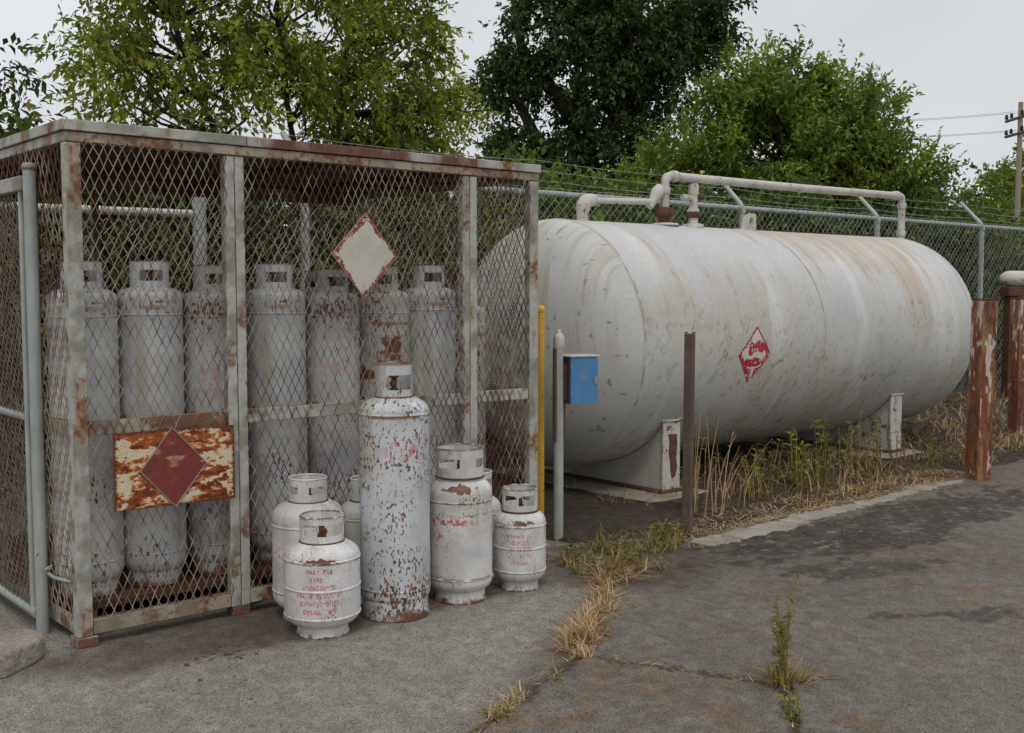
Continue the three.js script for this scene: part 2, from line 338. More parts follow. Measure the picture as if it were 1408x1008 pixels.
// flush concrete edging, broken into lengths
{
  const e = thing('concrete_edging', 'cracked pale concrete edging strip between asphalt and weeds below the big tank', 'kerb', [0, 0, 0]);
  const xs = [5.22, 5.52, 6.12, 6.3, 6.62, 7.02, 7.5, 7.82, 8.2, 8.62];
  for (let i = 0; i < xs.length - 1; i++) {
    const zc = -4.30 - (xs[i] - 5.2) * 0.035 + rr(-0.012, 0.012), w = (i === 0 ? 0.12 : 0.092 - i * 0.005) + rr(-0.02, 0.012), x0 = xs[i] + 0.006, x1 = xs[i + 1] - 0.008, n = 9, sh = new THREE.Shape();
    for (let k = 0; k <= n; k++) sh[k ? 'lineTo' : 'moveTo'](x0 + (x1 - x0) * k / n, zc - w + rr(-0.024, 0.024) + (k === 0 || k === n ? rr(0, 0.03) : 0));
    for (let k = n; k >= 0; k--) sh.lineTo(x0 + (x1 - x0) * k / n + rr(-0.004, 0.004), zc + w + rr(-0.034, 0.03) - (k === 0 || k === n ? rr(0, 0.04) : 0));
    const g = new THREE.ExtrudeGeometry(sh, { depth: 0.075, bevelEnabled: true, bevelSize: 0.008, bevelThickness: 0.008, bevelSegments: 1 }); g.rotateX(Math.PI / 2);
    g.translate(0, rr(-0.006, 0.006), 0); part('edging_block', metreUV(g), M.concrete, e);
  }
}
// loose stone slab by the gate
{
  const sh = new THREE.Shape(), n = 13, R = [0.34, 0.36, 0.33, 0.35, 0.3, 0.28, 0.31, 0.33, 0.36, 0.35, 0.3, 0.33, 0.35];
  for (let i = 0; i < n; i++) { const a = i / n * 6.283; sh[i ? 'lineTo' : 'moveTo'](Math.cos(a) * R[i], Math.sin(a) * R[i] * 0.62); } sh.closePath();
  const g = metreUV(new THREE.ExtrudeGeometry(sh, { depth: 0.1, bevelEnabled: true, bevelSize: 0.025, bevelThickness: 0.025, bevelSegments: 3, steps: 3 }).rotateX(-Math.PI / 2), 0.8), p = g.attributes.position;
  for (let i = 0; i < p.count; i++) { const x = p.getX(i), y = p.getY(i), z = p.getZ(i), k = (fbm(x * 7 + 3, z * 7 + y * 5, 3, 131) - 0.5); p.setXYZ(i, x + k * 0.05, y + (y > 0.06 ? k * 0.05 : 0), z + k * 0.04); }
  g.computeVertexNormals(); const m = single('stone_slab', g, std({ map: M.concrete.map, color: 0xf4f4f6, bumpMap: grainBump, bumpScale: 0.012, roughness: 0.95 }), 'rough pinkish grey stone slab lying in front of the open gate', 'stone');
  m.position.set(1.285, 0.016, -4.76); m.rotation.y = 0.45; m.scale.set(0.64, 0.66, 0.64);
}

// ---------------------------------------------------------------- cage
const wireCol = (P, s) => {
  const n = fbm(P.x * 2.2 + P.z * 2.6 + 5, P.y * 2.2, 4, 141), f = hash(Math.round(P.x * 60), Math.round(P.y * 60), 142);
  const up = sm(0.5, 0.62, n + (f - 0.5) * 0.3);
  return M3(M3(lin([160, 152, 136]), lin([128, 98, 76]), f), lin([92, 60, 50]), up);
};
const X0 = 1.63, X1 = 4.30, ZF = -4.77, ZB = -6.62, TOP = 2.262;
{
  const c = thing('cylinder_cage', 'tall weathered grey steel cage of diamond mesh with rusty frame, full of gas cylinders', 'cage', [X0, 0, ZF]);
  const P = (name, geo, m = M.paint, label) => { const gs = Array.isArray(geo) ? geo : [geo]; gs.forEach(g => g.translate(-X0, 0, -ZF)); return part(name, gs, m, c, label); };
  const b = box;
  // posts: corner and doubled mid posts, with foot plates
  const postsF = [[X0, X0 + 0.068], [2.352, 2.402], [2.405, 2.452], [3.748, 3.797], [3.80, 3.85], [4.235, X1]];
  postsF.forEach(([a, d], i) => P('post', b(a, d, 0.045, 2.168, ZF - 0.05, ZF - (i === 0 || i === 5 ? 0 : 0.004), 0.005), M.paint));
  P('post', b(X0, X0 + 0.05, 0.045, 2.168, ZB, ZB + 0.05, 0.005)); P('post', b(X1 - 0.05, X1, 0.045, 2.168, ZB, ZB + 0.05, 0.005));
  for (const x of [2.4, 3.3]) P('post', b(x, x + 0.04, 0.1, 2.16, ZB + 0.004, ZB + 0.04, 0.004));
  P('foot', b(X0 - 0.004, X0 + 0.09, 0, 0.044, ZF - 0.09, ZF + 0.006, 0.006), M.paintRusty); P('foot', b(X1 - 0.09, X1, 0, 0.044, ZF - 0.09, ZF, 0.006), M.paintRusty);
  P('foot', b(X0, X0 + 0.09, 0, 0.044, ZB, ZB + 0.09, 0.006), M.rust); P('foot', b(X1 - 0.09, X1, 0, 0.044, ZB, ZB + 0.09, 0.006), M.rust); P('foot', b(2.36, 2.45, 0, 0.044, ZF - 0.08, ZF - 0.006, 0.006), M.paintRusty); P('foot', b(3.76, 3.84, 0, 0.044, ZF - 0.08, ZF - 0.006, 0.006), M.paintRusty);
  // top beams: lower angle and lip of the roof tray
  P('top_beam', b(X0, X1, 2.17, 2.213, ZF - 0.05, ZF + 0.003, 0.004), M.paintRusty);
  P('roof_lip', b(X0 - 0.012, 2.46, 2.216, TOP, ZF - 0.04, ZF + 0.012, 0.004), M.paint); P('roof_lip', b(2.462, 3.84, 2.216, TOP, ZF - 0.04, ZF + 0.012, 0.004), M.paintMaroon, 'maroon rusted stretch of roof lip'); P('roof_lip', b(3.842, X1 + 0.01, 2.216, TOP, ZF - 0.04, ZF + 0.012, 0.004), M.paint);
  P('top_beam', b(X0, X0 + 0.045, 2.17, 2.213, ZB, ZF - 0.052, 0.004)); P('top_beam', b(X1 - 0.045, X1, 2.17, 2.213, ZB, ZF - 0.052, 0.004)); P('top_beam', b(X0 + 0.047, X1 - 0.047, 2.13, 2.213, ZB, ZB + 0.045, 0.004), M.paintRusty);
  P('roof_lip', b(X0 - 0.012, X0 + 0.03, 2.216, TOP, ZB, ZF - 0.042, 0.004)); P('roof_lip', b(X1 - 0.03, X1 + 0.01, 2.216, TOP, ZB, ZF - 0.042, 0.004));
  P('roof_sheet', b(X0 + 0.034, X1 - 0.034, 2.217, 2.246, ZB + 0.004, ZF - 0.043, 0.003), M.brownPost);
  for (const x of [2.4, 3.05, 3.8]) P('roof_rib', b(x - 0.02, x + 0.02, 2.172, 2.214, ZB + 0.05, ZF - 0.055, 0.004), M.brownPost);
  // front rails between the posts
  for (const [a, d, i] of [[1.70, 2.35, 0], [2.454, 3.746, 1], [3.852, 4.233, 2]]) {
    P('middle_rail', b(a, d, 0.918, 0.982, ZF - 0.042, ZF - 0.012, 0.004), i ? M.paint : M.paintRusty);
    P('bottom_rail', b(a, d, 0.05, 0.115, ZF - 0.046, ZF - 0.002, 0.004), i ? M.paint : M.paintRusty);
    const w = d - a + 0.02, m = P('mesh_panel', net(V(a - 0.01, 0.10, ZF - 0.008), V(1, 0, 0), w, 2.08, 0.041, 0.084, 0.0026, wireCol), M.wire); m.userData.kind = 'stuff';
  }
  // side and rear rails and nets
  for (const [x, side] of [[X0, 1], [X1, -1]]) {
    const xa = x + side * 0.008, xb = x + side * 0.04;
    P('middle_rail', b(xa, xb, 0.92, 0.98, ZB + 0.052, ZF - 0.052, 0.004), M.paintRusty); P('bottom_rail', b(xa, xb, 0.05, 0.11, ZB + 0.052, ZF - 0.052, 0.004));
    const m = P('mesh_panel', net(V(x + side * 0.005, 0.1, ZB + 0.03), V(0, 0, 1), ZF - ZB - 0.06, 2.08, 0.041, 0.084, 0.0026, wireCol), M.wire); m.userData.kind = 'stuff';
  }
  P('middle_rail', b(X0 + 0.052, X1 - 0.052, 0.92, 0.98, ZB + 0.045, ZB + 0.07, 0.004), M.paintRusty); P('bottom_rail', b(X0 + 0.052, X1 - 0.052, 0.05, 0.11, ZB + 0.045, ZB + 0.07, 0.004), M.rust);
  const m = P('mesh_panel', net(V(X0 + 0.03, 0.1, ZB + 0.075), V(1, 0, 0), X1 - X0 - 0.06, 2.04, 0.041, 0.084, 0.0026, wireCol), M.wire); m.userData.kind = 'stuff';
  // floor: joists and boards
  for (const x of [1.74, 2.55, 3.38, 4.18]) P('joist', b(x - 0.03, x + 0.03, 0.004, 0.120, ZB + 0.08, ZF - 0.14, 0.004), M.rust);
  for (let i = 0; i < 7; i++) { const z0 = ZF - 0.125 - i * 0.238; P('floor_board', b(X0 + 0.06, X1 - 0.06, 0.122 + rr(0, 0.003), 0.155, z0 - 0.23, z0, 0.005), M.floorRust); }
}
// bolts on the frame are tiny, left to the paint

// open gate folded back along the cage
{
  const gx = 1.592, z0 = -5.11, z1 = -6.75, g = thing('mesh_gate', 'grey pipe framed mesh gate swung open against the left side of the cage', 'gate', [gx, 0, z0]);
  const gw = (P, s) => { const f = hash(Math.round(P.z * 70), Math.round(P.y * 70), 151); return M3(lin([132, 122, 108]), lin([88, 70, 60]), f); };
  part('hinge_post', sweep([[0, 0.0, 0], [0, 0.6, 0], [0, 1.4, 0], [0, 2.075, 0]], 0.0275, 16), M.galv, g); part('post_cap', revolve([[0, 2.074], [0.031, 2.074], [0.032, 2.09], [0.028, 2.103], [0, 2.108]], 16), M.concrete, g);
  part('stile', sweep([[-0.012, 0.1, -0.085], [-0.012, 1.0, -0.085], [-0.012, 2.02, -0.085]], 0.014, 10), M.galv, g);
  part('top_rail', box(-0.035, 0.005, 1.985, 2.05, -1.64, -0.03, 0.006), M.paint, g); part('middle_rail', sweep([[-0.012, 0.975, -0.098], [-0.012, 0.975, -1.64]], 0.02, 10), M.galv, g); part('bottom_rail', sweep([[-0.012, 0.085, -0.03], [-0.012, 0.085, -1.64]], 0.022, 10), M.galv, g);
  const a = part('mesh_panel', net(V(-0.014, 0.1, -1.62), V(0, 0, 1), 1.53, 1.89, 0.03, 0.055, 0.0022, gw, 0.003), M.wire, g); a.userData.kind = 'stuff';
  part('rear_stile', sweep([[-0.012, 0.0, -1.64], [-0.012, 2.05, -1.64]], 0.02, 10), M.galv, g);
  const tie = []; for (let i = 0; i <= 22; i++) { const t = i / 22; tie.push([0.0 + 0.036 * Math.sin(t * 5.2) + t * 0.012, 0.3 + 0.012 * Math.sin(t * 9) + (t > 0.55 ? (t - 0.55) * 0.16 : 0), 0.034 - t * 0.012 + 0.02 * Math.cos(t * 5)]); }
  part('wire_tie', sweep(tie, 0.0035, 5), M.whitePipe, g); part('wire_tie', sweep([[0.028, 0.27, 0.01], [0.034, 0.262, 0.07], [0.046, 0.266, 0.16], [0.06, 0.27, 0.24]], 0.009, 6), M.galv, g);
}

// signs hung on the mesh
{
  const s = thing('rusty_sign', 'rust eaten white metal sign with a faded red diamond on the cage front', 'sign', [2.08, 0.575, ZF + 0.02]);
  const t = tex(1024, 640, (u, v) => {
    const a = fbm(u * 4, v * 7, 5, 161), b = fbm(u * 11, v * 16, 5, 162), f = fbm(u * 90, v * 60, 3, 163), ed = Math.min(u, 1 - u, v * 0.6, (1 - v) * 0.6);
    const r = sm(0.40, 0.56, a * 0.5 + b * 0.42 + (fbm(u * 34, v * 34, 4, 164) - 0.5) * 0.42 + 0.06 - sm(0.0, 0.14, ed) * 0.08 + 0.02 - 0.09 * sm(0.3, 0.5, Math.abs(u - 0.5)));
    let c = mix([206, 192, 166], [196, 128, 62], sm(0.1, 0.5, r)); c = mix(c, mix([154, 78, 36], [98, 46, 28], sm(0.5, 0.75, b)), sm(0.45, 0.95, r));
    c = mix(c, [98, 52, 34], 1 - sm(0.005, 0.03, ed + (f - 0.5) * 0.02)); return clampc(c.map(x => x + (f - 0.5) * 36));
  }, { rep: false });
  const pl = new THREE.PlaneGeometry(0.568, 0.344, 24, 14), pp = pl.attributes.position;
  const sh = new THREE.Shape([[-0.284, 0.008], [0.284, 0.0], [0.284, 0.344], [-0.284, 0.348]].map(p => new THREE.Vector2(...p)));
  const eg = new THREE.ExtrudeGeometry(sh, { depth: 0.0025, bevelEnabled: true, bevelSize: 0.001, bevelThickness: 0.001, bevelSegments: 1 }), ep = eg.attributes.position, eu = eg.attributes.uv;
  for (let i = 0; i < ep.count; i++) eu.setXY(i, ep.getX(i) / 0.57 + 0.5, ep.getY(i) / 0.348);
  part('plate', eg, std({ map: t, roughness: 0.85, bumpMap: grainBump, bumpScale: 0.001 }), s);
  const dt = tex(512, 512, (u, v) => {
    const a = fbm(u * 5, v * 9, 5, 171), f = fbm(u * 60, v * 60, 3, 172); let c = mix([132, 52, 50], [112, 54, 40], a).map(x => x + (f - 0.5) * 22);
    c = mix(c, [178, 156, 148], sm(0.6, 0.72, fbm(u * 4, v * 16, 4, 173)) * (v > 0.5 && v < 0.88 ? 0.85 : 0.0)); c = mix(c, [150, 70, 34], sm(0.62, 0.7, fbm(u * 7, v * 11, 4, 174)) * 0.5); return clampc(c);
  }, { rep: false });
  const dia = (w, h, d, cx, cy) => { const q = new THREE.Shape([[0, -h], [w, 0], [0, h], [-w, 0]].map(p => new THREE.Vector2(...p))), g = new THREE.ExtrudeGeometry(q, { depth: d, bevelEnabled: true, bevelSize: 0.0012, bevelThickness: 0.0012, bevelSegments: 1 }), P = g.attributes.position, U = g.attributes.uv; for (let i = 0; i < P.count; i++) U.setXY(i, P.getX(i) / (2 * w) + 0.5, P.getY(i) / (2 * h) + 0.5); return g; };
  const d = part('red_diamond', dia(0.15, 0.172, 0.003, 0, 0), std({ map: dt, roughness: 0.55 }), s); d.position.set(-0.014, 0.176, 0.0045); d.rotation.z = 0.03;
  const trim = std({ color: 0x97857c, roughness: 0.8 }), W = 0.156, H = 0.18; for (const [a, b] of [[[0, H], [W, 0]], [[W, 0], [0, -H]], [[0, -H], [-W, 0]], [[-W, 0], [0, H]]]) { const r = part('edge_trim', sweep([[...a, 0.004], [(a[0] + b[0]) / 2, (a[1] + b[1]) / 2, 0.004], [...b, 0.004]], 0.003, 5), trim, d); }
  for (const [x, y] of [[-0.262, 0.325], [0.262, 0.325], [-0.262, 0.03], [0.262, 0.025], [-0.012, 0.355], [-0.008, 0.02]]) { const r = part('rivet', revolve([[0.0, 0.006], [0.006, 0.004], [0.008, 0]].reverse(), 10).rotateX(Math.PI / 2), M.rust, s); r.position.set(x, y, 0.003); }

  const w = thing('diamond_placard', 'blank white diamond placard with flaking red border hung on the cage mesh', 'sign', [3.102, 1.508, ZF + 0.014]);
  const wt = tex(512, 512, (u, v) => {
    const a = Math.abs(u - 0.5) + Math.abs(v - 0.5), f = fbm(u * 40, v * 40, 4, 181), b = fbm(u * 9, v * 9, 4, 182);
    let c = mix([206, 203, 194], [184, 178, 164], fbm(u * 6, v * 6, 5, 183)).map(x => x + (f - 0.5) * 12); c = mix(c, [150, 128, 108], sm(0.78, 0.84, fbm(u * 26, v * 30, 3, 184)) * 0.6);
    const side = (u < 0.5) === (v < 0.5) ? 0.03 : 0.0; if (a > 0.425 + (b - 0.5) * 0.16 + side) c = mix([150, 62, 62], [118, 58, 54], f); if (a > 0.415 && f > 0.64) c = [190, 180, 170]; if (a > 0.492) c = [176, 128, 118]; return clampc(c);
  }, { rep: false });
  const q = part('plate', dia(0.195, 0.214, 0.002, 0, 0), std({ map: wt, roughness: 0.6 }), w); q.position.set(0, 0.214, 0); q.rotation.z = -0.03;
  const hk = part('wire_hook', sweep([[-0.014, 0.02, 0.004], [-0.012, 0.036, 0.005], [0, 0.044, 0.006], [0.012, 0.036, 0.005], [0.014, 0.02, 0.004]], 0.0014, 5), M.galvDull, w);
  for (const y of [0.405, 0.03]) { const r = part('rivet', revolve([[0, 0.005], [0.005, 0.003], [0.006, 0]].reverse(), 8).rotateX(Math.PI / 2), M.rust, w); r.position.set(0.005, y, 0.003); }
}

// ---------------------------------------------------------------- gas cylinders
function cylTex(w, h, o) {
  const s = o.s;
  return tex(w, h, (u, v) => {
    const asp = o.asp, X = u * asp, Y = v, per = Math.round(12 * asp) ; // noise periodic round the body
    const f = fbm(u * Math.round(40 * asp), v * 40, 3, s, Math.round(40 * asp), 0), b = fbm(u * per / 2, v * 6, 4, s + 3, Math.round(per / 2), 0);
    let c = mix(o.base || [214, 214, 212], o.base2 || [190, 190, 188], sm(0.3, 0.7, b)).map(x => x + (f - 0.5) * 16);
    c = mix(c, [168, 158, 140], sm(0.55, 0.75, fbm(u * Math.round(16 * asp), v * 3, 4, s + 7, Math.round(16 * asp), 0)) * (o.dirt ?? 0.4));
    // red stencilled lines of lettering, worn past reading
    if (o.text) for (const [u0, u1, v0, v1, rows, dens] of o.text) if (u > u0 && u < u1 && v > v0 && v < v1) {
      const rv = (v - v0) / (v1 - v0) * rows, row = Math.floor(rv), ry = (rv - row), cu = (u - u0) / (u1 - u0) * 14, cc = Math.floor(cu), cx = cu - cc;
      if (ry > 0.22 && ry < 0.8 && cx < 0.78 && hash(row, cc, s + 40) < 0.86 && Math.abs(cc - 6.5) < 3 + hash(row, 3, s) * 4.5) {
        const gx = Math.floor(cx / 0.78 * 3), gy = Math.floor((ry - 0.22) / 0.58 * 5);
        if ((gx !== 1 || gy % 2 === 0) && hash(cc * 3 + gx, row * 5 + gy, s + 41) < 0.8) { const er = sm(0.42 + dens * 0.2, 0.34 + dens * 0.2, fbm(u * 60 * asp, v * 60, 3, s + 42)) ; c = mix(c, [186, 84, 100], er * 0.9); }
      }
    }
    if (o.smear) for (const [u0, v0, ru, rv2, k] of o.smear) { const d = Math.hypot((u - u0) / ru, (v - v0) / rv2); c = mix(c, [196, 112, 118], (1 - sm(0.3, 1, d)) * sm(0.48, 0.62, fbm(u * 50 * asp, v * 60, 3, s + 44)) * k); }
    // chips through the paint
    const dn = fbm(u * Math.round(5 * asp), v * 9, 4, s + 11, Math.round(5 * asp), 0), n1 = fbm(u * Math.round(170 * asp), v * (o.chipStretch ?? 90), 3, s + 13, Math.round(170 * asp), 0);
    let near = v < 0.05 ? 0.03 : 0; for (const sv of o.seams || []) { const q = (v - sv[0]) / 0.028; near = Math.max(near, (o.seg2 ?? 0.055) * Math.exp(-q * q)); } const ch = sm(o.chip, o.chip - 0.05, 1 - (n1 * 0.66 + dn * 0.42 - 0.03 + near)); c = mix(c, f > 0.46 ? [112, 76, 54] : [76, 64, 56], ch * 0.95);
    // seams, shoulder blotches and foot rust
    for (const sv of o.seams || []) { const d = Math.abs(v - sv[0]) / 0.012; if (d < 1.6) c = mix(c, [138, 98, 66], 0.7 * sv[1] * (1 - sm(0.05, 0.9, d)) * sm(0.42, 0.62, fbm(u * Math.round(20 * asp), v * 20, 3, s + 15, Math.round(20 * asp), 0))); }
    if (o.blotch) for (const [u0, v0, ru, rv2] of o.blotch) { const d = Math.hypot((u - u0) / ru, (v - v0) / rv2) + (fbm(u * 30 * asp, v * 46, 4, s + 17) - 0.5) * 1.7; c = mix(c, mix([124, 82, 56], [98, 66, 52], f), 1 - sm(0.55, 0.85, d)); }
    if (o.foot) { const k = sm(o.foot + 0.015, o.foot - 0.015, v + (fbm(u * Math.round(14 * asp), v * 30, 3, s + 19, Math.round(14 * asp), 0) - 0.5) * 0.08); c = mix(c, mix([126, 80, 54], [82, 58, 46], f), k); }
    return clampc(c);
  });
}
const cm = (o, w = 512, h = 512) => std({ map: cylTex(w, h, o), roughness: o.rough ?? 0.48, bumpMap: grainBump, bumpScale: 0.0006 });
const CT = {
  tall: cm({ s: 1001, asp: 0.88, chip: 0.375, chipStretch: 84, base: [202, 206, 210], base2: [178, 181, 184], dirt: 0.5, seams: [[0.80, 1.2], [0.118, 0.6]], foot: 0.022, smear: [[0.55, 0.67, 0.12, 0.06, 0.7]], rough: 0.36 }, 1024, 1024),
  red: cm({ s: 1101, asp: 2, chip: 0.29, base: [220, 219, 218], base2: [200, 199, 198], dirt: 0.25, seams: [[0.645, 0.8], [0.185, 0.5]], text: [[0.36, 0.56, 0.22, 0.625, 6, 1]], blotch: [[0.46, 0.672, 0.1, 0.03]], foot: 0.006 }, 1024, 512),
  mid: cm({ s: 1201, asp: 1.4, chip: 0.295, base: [214, 213, 212], base2: [192, 191, 190], dirt: 0.45, seams: [[0.665, 1], [0.17, 1.1], [0.585, 0.6]], blotch: [[0.5, 0.755, 0.1, 0.03]], smear: [[0.42, 0.545, 0.16, 0.05, 0.9], [0.5, 0.54, 0.13, 0.03, 0.8], [0.38, 0.46, 0.05, 0.06, 0.7]], foot: 0.014 }, 1024, 512),
  small: cm({ s: 1301, asp: 2, chip: 0.29, base: [214, 213, 213], base2: [192, 191, 191], dirt: 0.35, seams: [[0.65, 0.9], [0.43, 0.6], [0.2, 0.6]], text: [[0.4, 0.6, 0.27, 0.6, 5, 0.6]], blotch: [[0.51, 0.69, 0.085, 0.03]], foot: 0.008 }, 1024, 512),
  plain: cm({ s: 1401, asp: 1.6, chip: 0.27, base: [214, 214, 212], base2: [194, 194, 192], dirt: 0.35, seams: [[0.7, 0.6], [0.2, 0.6]], smear: [[0.36, 0.5, 0.07, 0.06, 0.8], [0.3, 0.45, 0.06, 0.05, 0.7]] }, 512, 512),
  c1: cm({ s: 1501, asp: 0.7, chip: 0.30, base: [204, 207, 209], base2: [176, 180, 182], dirt: 0.55, seams: [[0.525, 1.3], [0.86, 0.8]], foot: 0.012 }, 512, 1024),
  c2: cm({ s: 1601, asp: 0.7, chip: 0.345, base: [198, 200, 202], base2: [170, 172, 174], dirt: 0.65, seams: [[0.53, 1.4], [0.86, 1]], foot: 0.02, smear: [[0.5, 0.66, 0.13, 0.09, 0.3], [0.46, 0.6, 0.1, 0.08, 0.25]] }, 512, 1024),
  c3: cm({ s: 1701, asp: 0.7, chip: 0.345, base: [196, 194, 190], base2: [170, 166, 160], dirt: 0.6, seams: [[0.53, 1], [0.8, 1.2]], blotch: [[0.58, 0.72, 0.1, 0.05], [0.44, 0.62, 0.08, 0.03]], smear: [[0.5, 0.68, 0.12, 0.07, 0.3]] }, 512, 1024),
};
// ring-shaped guard with windows cut through it
function collarGeo(r, h, y0, th, wins, hRef, seg = 96, rows = 16) {
  const solid = (i, j) => { if (j < 0 || j >= rows) return false; i = md(i, seg); const a = (i + 0.5) / seg, y = (j + 0.5) / rows; for (const [a0, a1, b0, b1] of wins) { if (a > a0 && a < a1 && y > b0 && y < b1) { const e = Math.min(a - a0, a1 - a) * 6.283 * r, f = Math.min(y - b0, b1 - y) * h, R = 0.011; if (e < R && f < R && Math.hypot(R - e, R - f) > R) continue; return false; } } return true; };
  const pos = [], uv = []; const pt = (i, j, k) => { const a = i / seg * Math.PI * 2, R = k ? r - th : r; return [-Math.sin(a) * R, y0 + j / rows * h, -Math.cos(a) * R, i / seg]; };
  const quad = (a, b, c, d) => { for (const p of [a, b, c, a, c, d]) { pos.push(p[0], p[1], p[2]); uv.push(p[3], p[1] / hRef); } };
  for (let j = 0; j < rows; j++) for (let i = 0; i < seg; i++) if (solid(i, j)) {
    quad(pt(i, j, 0), pt(i + 1, j, 0), pt(i + 1, j + 1, 0), pt(i, j + 1, 0)); quad(pt(i, j, 1), pt(i, j + 1, 1), pt(i + 1, j + 1, 1), pt(i + 1, j, 1));
    if (!solid(i, j + 1)) quad(pt(i, j + 1, 0), pt(i + 1, j + 1, 0), pt(i + 1, j + 1, 1), pt(i, j + 1, 1)); if (!solid(i, j - 1)) quad(pt(i, j, 1), pt(i + 1, j, 1), pt(i + 1, j, 0), pt(i, j, 0));
    if (!solid(i + 1, j)) quad(pt(i + 1, j, 0), pt(i + 1, j, 1), pt(i + 1, j + 1, 1), pt(i + 1, j + 1, 0)); if (!solid(i - 1, j)) quad(pt(i, j, 1), pt(i, j, 0), pt(i, j + 1, 0), pt(i, j + 1, 1));
  }
  const g = new THREE.BufferGeometry(); g.setAttribute('position', new THREE.Float32BufferAttribute(pos, 3)); g.setAttribute('uv', new THREE.Float32BufferAttribute(uv, 2)); g.computeVertexNormals(); return g;
}
function gasCylinder(name, label, category, group, o) {
  const t = thing(name, label, category, [0, 0, 0], 0, group), { R, H, hc, rc, fh, rf, eb, et, n = 2.3, mat: m, wins, seams } = o;
  const yb = fh * 0.55, yt = H - hc + 0.012, pr = [], K = 12;
  for (let i = 0; i <= K; i++) { const a = i / K * Math.PI / 2; pr.push([R * Math.pow(Math.sin(a), 2 / n), yb + eb * (1 - Math.pow(Math.cos(a), 2 / n))]); }
  const ya = yb + eb, yc = yt - et; for (let i = 1; i < 6; i++) pr.push([R + (o.dent ? Math.sin(i * 2.1) * 0.0012 : 0), ya + (yc - ya) * i / 6]);
  for (let i = K; i >= 0; i--) { const a = i / K * Math.PI / 2; pr.push([R * Math.pow(Math.sin(a), 2 / n), yc + et * Math.pow(Math.cos(a), 2 / n)]); }
  part('body', revolve(pr, o.seg || 48, H), m, t);
  part('foot_ring', revolve([[rf - 0.005, fh * 1.1], [rf - 0.005, 0.0], [rf + 0.003, 0.0], [rf + 0.004, 0.006], [rf, 0.012], [rf - 0.002, fh * 1.2]], o.seg || 48, H), m, t);
  for (const y of seams) part('weld_seam', revolve([[R - 0.003, y - 0.007], [R + 0.002, y - 0.004], [R + 0.0035, y], [R + 0.002, y + 0.004], [R - 0.003, y + 0.007]], o.seg || 48, H), m, t);
  const c = part('collar', collarGeo(rc, hc, H - hc, 0.004, wins, H, o.seg ? 48 : 96, o.seg ? 10 : 16), m, t);
  part('rim', revolve([0, 1, 2, 3, 4, 5, 6, 7, 8].map(i => [rc - 0.002 + Math.cos(i * Math.PI / 4) * 0.0045, H + Math.sin(i * Math.PI / 4) * 0.0045]), o.seg || 48, H), m, c);
  part('weld_bead', revolve([[rc - 0.004, H - hc - 0.004], [rc + 0.005, H - hc - 0.001], [rc + 0.004, H - hc + 0.006], [rc - 0.002, H - hc + 0.008]], o.seg || 48, H), o.seg ? m : M.rust, c);
  part('valve', [revolve([[0, yt - 0.01], [0.02, yt - 0.01], [0.02, yt + hc * 0.18], [0.013, yt + hc * 0.2], [0.013, yt + hc * 0.5], [0.022, yt + hc * 0.52], [0.022, yt + hc * 0.6], [0, yt + hc * 0.61]], 14, 1), revolve([[0, 0], [0.012, 0], [0.012, 0.045], [0.016, 0.047], [0.016, 0.058], [0, 0.058]], 10, 1).rotateX(Math.PI / 2).translate(0, yt + hc * 0.36, 0)], M.brass, t);
  return t;
}
const face = (x, z) => Math.atan2(-x, -z);
function put(t, x, z, y = 0, turn = 0) { t.position.set(x, y, z); t.rotation.y = face(x, z) + turn; return t; }
const W4 = (b0, b1) => [[0.04, 0.19, b0, b1], [0.30, 0.44, b0, b1], [0.53, 0.67, b0, b1], [0.79, 0.93, b0, b1]];
const OUT = 'loose gas cylinders standing in front of the cage';
put(gasCylinder('gas_cylinder', 'squat white gas cylinder nearest the camera with faded pink red lettering', 'gas cylinder', OUT, { R: 0.171, H: 0.536, hc: 0.118, rc: 0.098, fh: 0.055, rf: 0.115, eb: 0.09, et: 0.085, n: 2.5, mat: CT.red, seams: [0.352, 0.225, 0.098], wins: [[0.31, 0.72, 0.3, 0.72], [0.02, 0.22, 0.3, 0.72]] }), 2.562, -4.30, 0, 0.18);
put(gasCylinder('gas_cylinder', 'tall heavily chipped white gas cylinder with rusty foot, standing before the cage', 'gas cylinder', OUT, { R: 0.166, H: 1.2, hc: 0.158, rc: 0.087, fh: 0.09, rf: 0.158, eb: 0.07, et: 0.088, n: 2.3, mat: CT.tall, seams: [0.968, 0.142], wins: [[0.45, 0.72, 0.22, 0.68], [0.02, 0.25, 0.22, 0.68]], dent: 1 }), 2.976, -4.32, 0, -0.1);
put(gasCylinder('gas_cylinder', 'medium white gas cylinder with wide collar and rust blotched shoulder, right of the tall one', 'gas cylinder', OUT, { R: 0.161, H: 0.765, hc: 0.145, rc: 0.118, fh: 0.062, rf: 0.125, eb: 0.08, et: 0.095, n: 2.3, mat: CT.mid, seams: [0.51, 0.125], wins: [[0.04, 0.2, 0.36, 0.7], [0.33, 0.5, 0.36, 0.7], [0.61, 0.78, 0.36, 0.7], [0.86, 0.98, 0.36, 0.7]] }), 3.372, -4.325);
put(gasCylinder('gas_cylinder', 'small white gas cylinder at the right end beside the yellow pole', 'gas cylinder', OUT, { R: 0.135, H: 0.524, hc: 0.118, rc: 0.092, fh: 0.052, rf: 0.095, eb: 0.085, et: 0.075, n: 2.5, mat: CT.small, seams: [0.34, 0.227, 0.105], wins: [[0.33, 0.47, 0.3, 0.72], [0.49, 0.66, 0.3, 0.72], [0.72, 0.97, 0.3, 0.72], [0.03, 0.26, 0.3, 0.72]] }), 3.735, -4.285);
